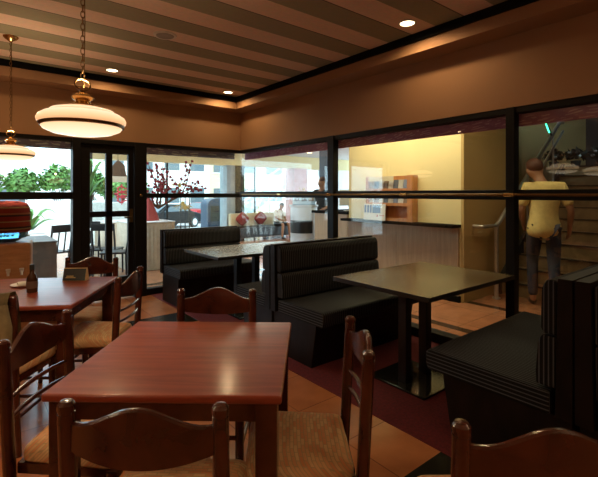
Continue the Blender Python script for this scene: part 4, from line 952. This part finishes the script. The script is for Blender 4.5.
tag(obj('red_knot', bm, 'flower_red', None, (2.30, 8.17, 1.58)), 'red knotted ornament hanging beyond the right pane of the door', 'ornament')
box_struct('trim_11', 'dark_wall', (-8, 10.0, 2.42, 2.2, 10.15, 2.60), (2.05, 10.0, 0, 2.2, 10.15, 2.42))
M['planter'] = plain('white_planter_wall_paint', (0.78, 0.78, 0.76), 0.8)
box_struct('wall_planter', 'planter', (-8, 13.2, 0, 4.0, 13.9, 1.15))
for i, (x, s, lb) in enumerate(((-0.9, 1.0, 'green bush on the white planter, leftmost'), (0.35, 1.05, 'green bush on the white planter at the left picture edge'), (1.25, 0.95, 'green bush on the white planter, centre of the left window'), (2.10, 1.1, 'green bush on the white planter by the right of the left window'), (3.0, 0.9, 'green bush on the white planter seen through the door'))):
    t = thing('bush', lb, 'bush', (x, 13.55, 1.20), 0, 'bushes on the planter wall')
    bm = nb(); leafball(bm, (0, 0, 0.50*s), (0.47*s, 0.30*s, 0.45*s), 700, 0.09, 0.17); obj('foliage', bm, 'leaf', t)
    bm = nb()
    for k in range(5): tube(bm, [(0.05*k-0.1, 0, 0), (random.uniform(-.3, .3), 0, 0.5)], 0.012, 6)
    obj('stems', bm, 'stem', t)

# ------------------------------------------------------------------ street
M['asphalt'] = plain('pale_street_concrete', (0.55, 0.55, 0.54), 0.9, 0, 0.05, 2); M['facade'] = plain('pale_street_facade', (0.80, 0.79, 0.76), 0.8, 0, 0.04, 1)
M['win_blue'] = plain('bluish_window_glass', (0.10, 0.13, 0.15), 0.3)
box_struct('ground_street', 'asphalt', (-40, 14.5, -0.75, 70, 80, -0.60)); box_struct('ground_pavement', 'asphalt', (-40, 12.0, -0.6, 70, 14.5, -0.12))
box_struct('ground_lawn', 'asphalt', (-40, 12.0, -0.12, 4.0, 14.5, 0.0))
def car(label, x, y, rz, paint):
    t = thing('car', label, 'car', (x, y, -0.60), rz)
    pr = [(-2.15, 0.30), (-2.2, 0.62), (-2.1, 0.92), (-1.35, 1.0), (-0.75, 1.38), (0.55, 1.40), (1.15, 0.98), (1.95, 0.82), (2.2, 0.62), (2.2, 0.30)]
    bm = nb(); prism(bm, pr, 1, -0.85, 0.85, bev=0.07, seg=3); obj('body', bm, paint, t)
    for s in (-1, 1):
        bm = nb(); prism(bm, [(-1.15, 1.0), (-0.70, 1.30), (0.48, 1.32), (0.95, 1.0)], 1, s*0.853-0.004, s*0.853+0.004); obj('side_window', bm, 'win_blue', t)
        bm = nb(); bx(bm, -2.24, s*0.62-0.16, 0.70, -2.14, s*0.62+0.16, 0.88, bev=0.02); obj('tail_light', bm, 'flower_red', t)
        for xx in (-1.35, 1.35):
            bm = nb(); tube(bm, [(xx, s*0.70, 0.32), (xx, s*0.88, 0.32)], 0.32, 24); w_ = obj('wheel', bm, 'black_vinyl', t)
            bm = nb(); tube(bm, [(xx, s*0.875, 0.32), (xx, s*0.895, 0.32)], 0.20, 20); obj('hubcap', bm, 'steel', w_)
    bm = nb(); prism(bm, [(-1.42, 0.985), (-0.80, 1.365), (-0.84, 1.385), (-1.46, 1.005)], 1, -0.66, 0.66); obj('rear_window', bm, 'win_blue', t)
    bm = nb(); prism(bm, [(0.62, 1.37), (1.13, 0.995), (1.17, 1.015), (0.66, 1.39)], 1, -0.66, 0.66); obj('windscreen', bm, 'win_blue', t)
    return t
M['car_black'] = plain('black_car_paint', (0.008, 0.008, 0.009), 0.4, 0, 0.05, 3, spec=0.15); M['car_red'] = plain('red_car_paint', (0.36, 0.015, 0.015), 0.4, 0, 0.05, 3, spec=0.2)
car('black saloon car parked on the street beyond the back window', 9.3, 23.9, math.radians(25), 'car_black')
car('red car parked behind the black saloon car', 13.6, 27.6, math.radians(28), 'car_red')
for k in range(3):
    bm = nb(); x = 6.0 + k*0.16; tube(bm, [(x, 14.2, -0.12), (x, 14.2, 1.35)], 0.02, 8)
    tag(obj('bollard_pole', bm, 'black_metal'), ('thin black pole outside the lobby front, left of three', 'thin black pole outside the lobby front, middle of three', 'thin black pole outside the lobby front, right of three')[k], 'pole', 'thin poles outside')
t = thing('street_booth', 'dark blue arched booth standing on the pavement outside', 'booth', (7.0, 14.6-0.9, -0.12))
bm = nb(); prism(bm, [(-0.34, 0), (0.34, 0), (0.34, 1.15)] + [(0.34*math.cos(a), 1.15+0.22*math.sin(a)) for a in [PI*i/10 for i in range(1, 10)]] + [(-0.34, 1.15)], 1, -0.3, 0.3, bev=0.015); obj('shell', bm, 'blue_col', t)
bm = nb(); bx(bm, -0.24, -0.31, 0.55, 0.24, -0.301, 1.10); obj('front_panel', bm, 'booth_edge', t)
def building(label, x0, x1, y, h, mat, rows, cols_, sx=0.0):
    t = thing('street_building', label, 'building', ((x0+x1)/2, y, -0.6)); w = (x1-x0)/2
    bm = nb(); bx(bm, -w, 0, 0, w, 6, h); obj('wall', bm, mat, t)
    for r in range(rows):
        for c in range(cols_):
            bm = nb(); xa = -w + 2*w*(c+0.22)/cols_; xb = -w + 2*w*(c+0.78)/cols_; za = 1.2 + r*2.9
            bx(bm, xa, -0.05, za, xb, 0.02, za+1.35); wd = obj('window', bm, 'win_blue', t)
            bm = nb(); bx(bm, xa-0.08, -0.12, za-0.10, xb+0.08, 0.0, za); obj('sill', bm, 'white', wd)
    bm = nb(); bx(bm, -w-0.2, -0.25, h, w+0.2, 6.2, h+0.25); obj('roof_edge', bm, 'white', t)
    return t
M['facade_tan'] = plain('tan_street_facade', (0.62, 0.50, 0.36), 0.8, 0, 0.04, 1); M['facade_pink'] = plain('pale_pink_facade', (0.70, 0.58, 0.54), 0.8, 0, 0.04, 1)
building('white two storey building across the street, left of the dark column', 6.0, 18.0, 36, 6.4, 'facade', 2, 5)
building('tan building across the street beside the dark column', 18.3, 24.5, 37, 7.2, 'facade_tan', 2, 2)
building('pale pink building across the street behind the sofa', 25.0, 44.0, 38, 6.5, 'facade_pink', 2, 5)
building('white building beyond the bushes on the left', -14.0, 4.5, 40, 3.6, 'facade', 1, 6)
t = thing('street_footbridge', 'pale sloping footbridge stair across the street', 'footbridge', (21.0, 30.0, -0.6))
bm = nb(); prism(bm, [(-3.6, 0.2), (-3.0, 0.2), (3.6, 4.1), (3.6, 4.6)], 1, -0.9, 0.9); obj('flight', bm, 'stone_grey', t)
for y in (-0.9, 0.9):
    bm = nb(); tube(bm, [(-3.4, y, 1.4), (3.6, y, 5.6)], 0.06, 8); obj('handrail', bm, 'pink_stone', t)
bm = nb(); bx(bm, 2.9, -0.3, 0, 3.5, 0.3, 4.0); obj('pier', bm, 'stone_grey', t)
t = thing('street_tree', 'leafy green tree across the street behind the black car', 'tree', (8.6, 30.5, -0.6))
bm = nb(); tube(bm, [(0, 0, 0), (0.1, 0, 2.0)], [0.16, 0.10], 10); obj('trunk', bm, 'stem', t)
bm = nb(); leafball(bm, (0.1, 0, 2.3), (1.7, 1.3, 1.1), 900, 0.22, 0.4); obj('foliage', bm, 'leaf', t)
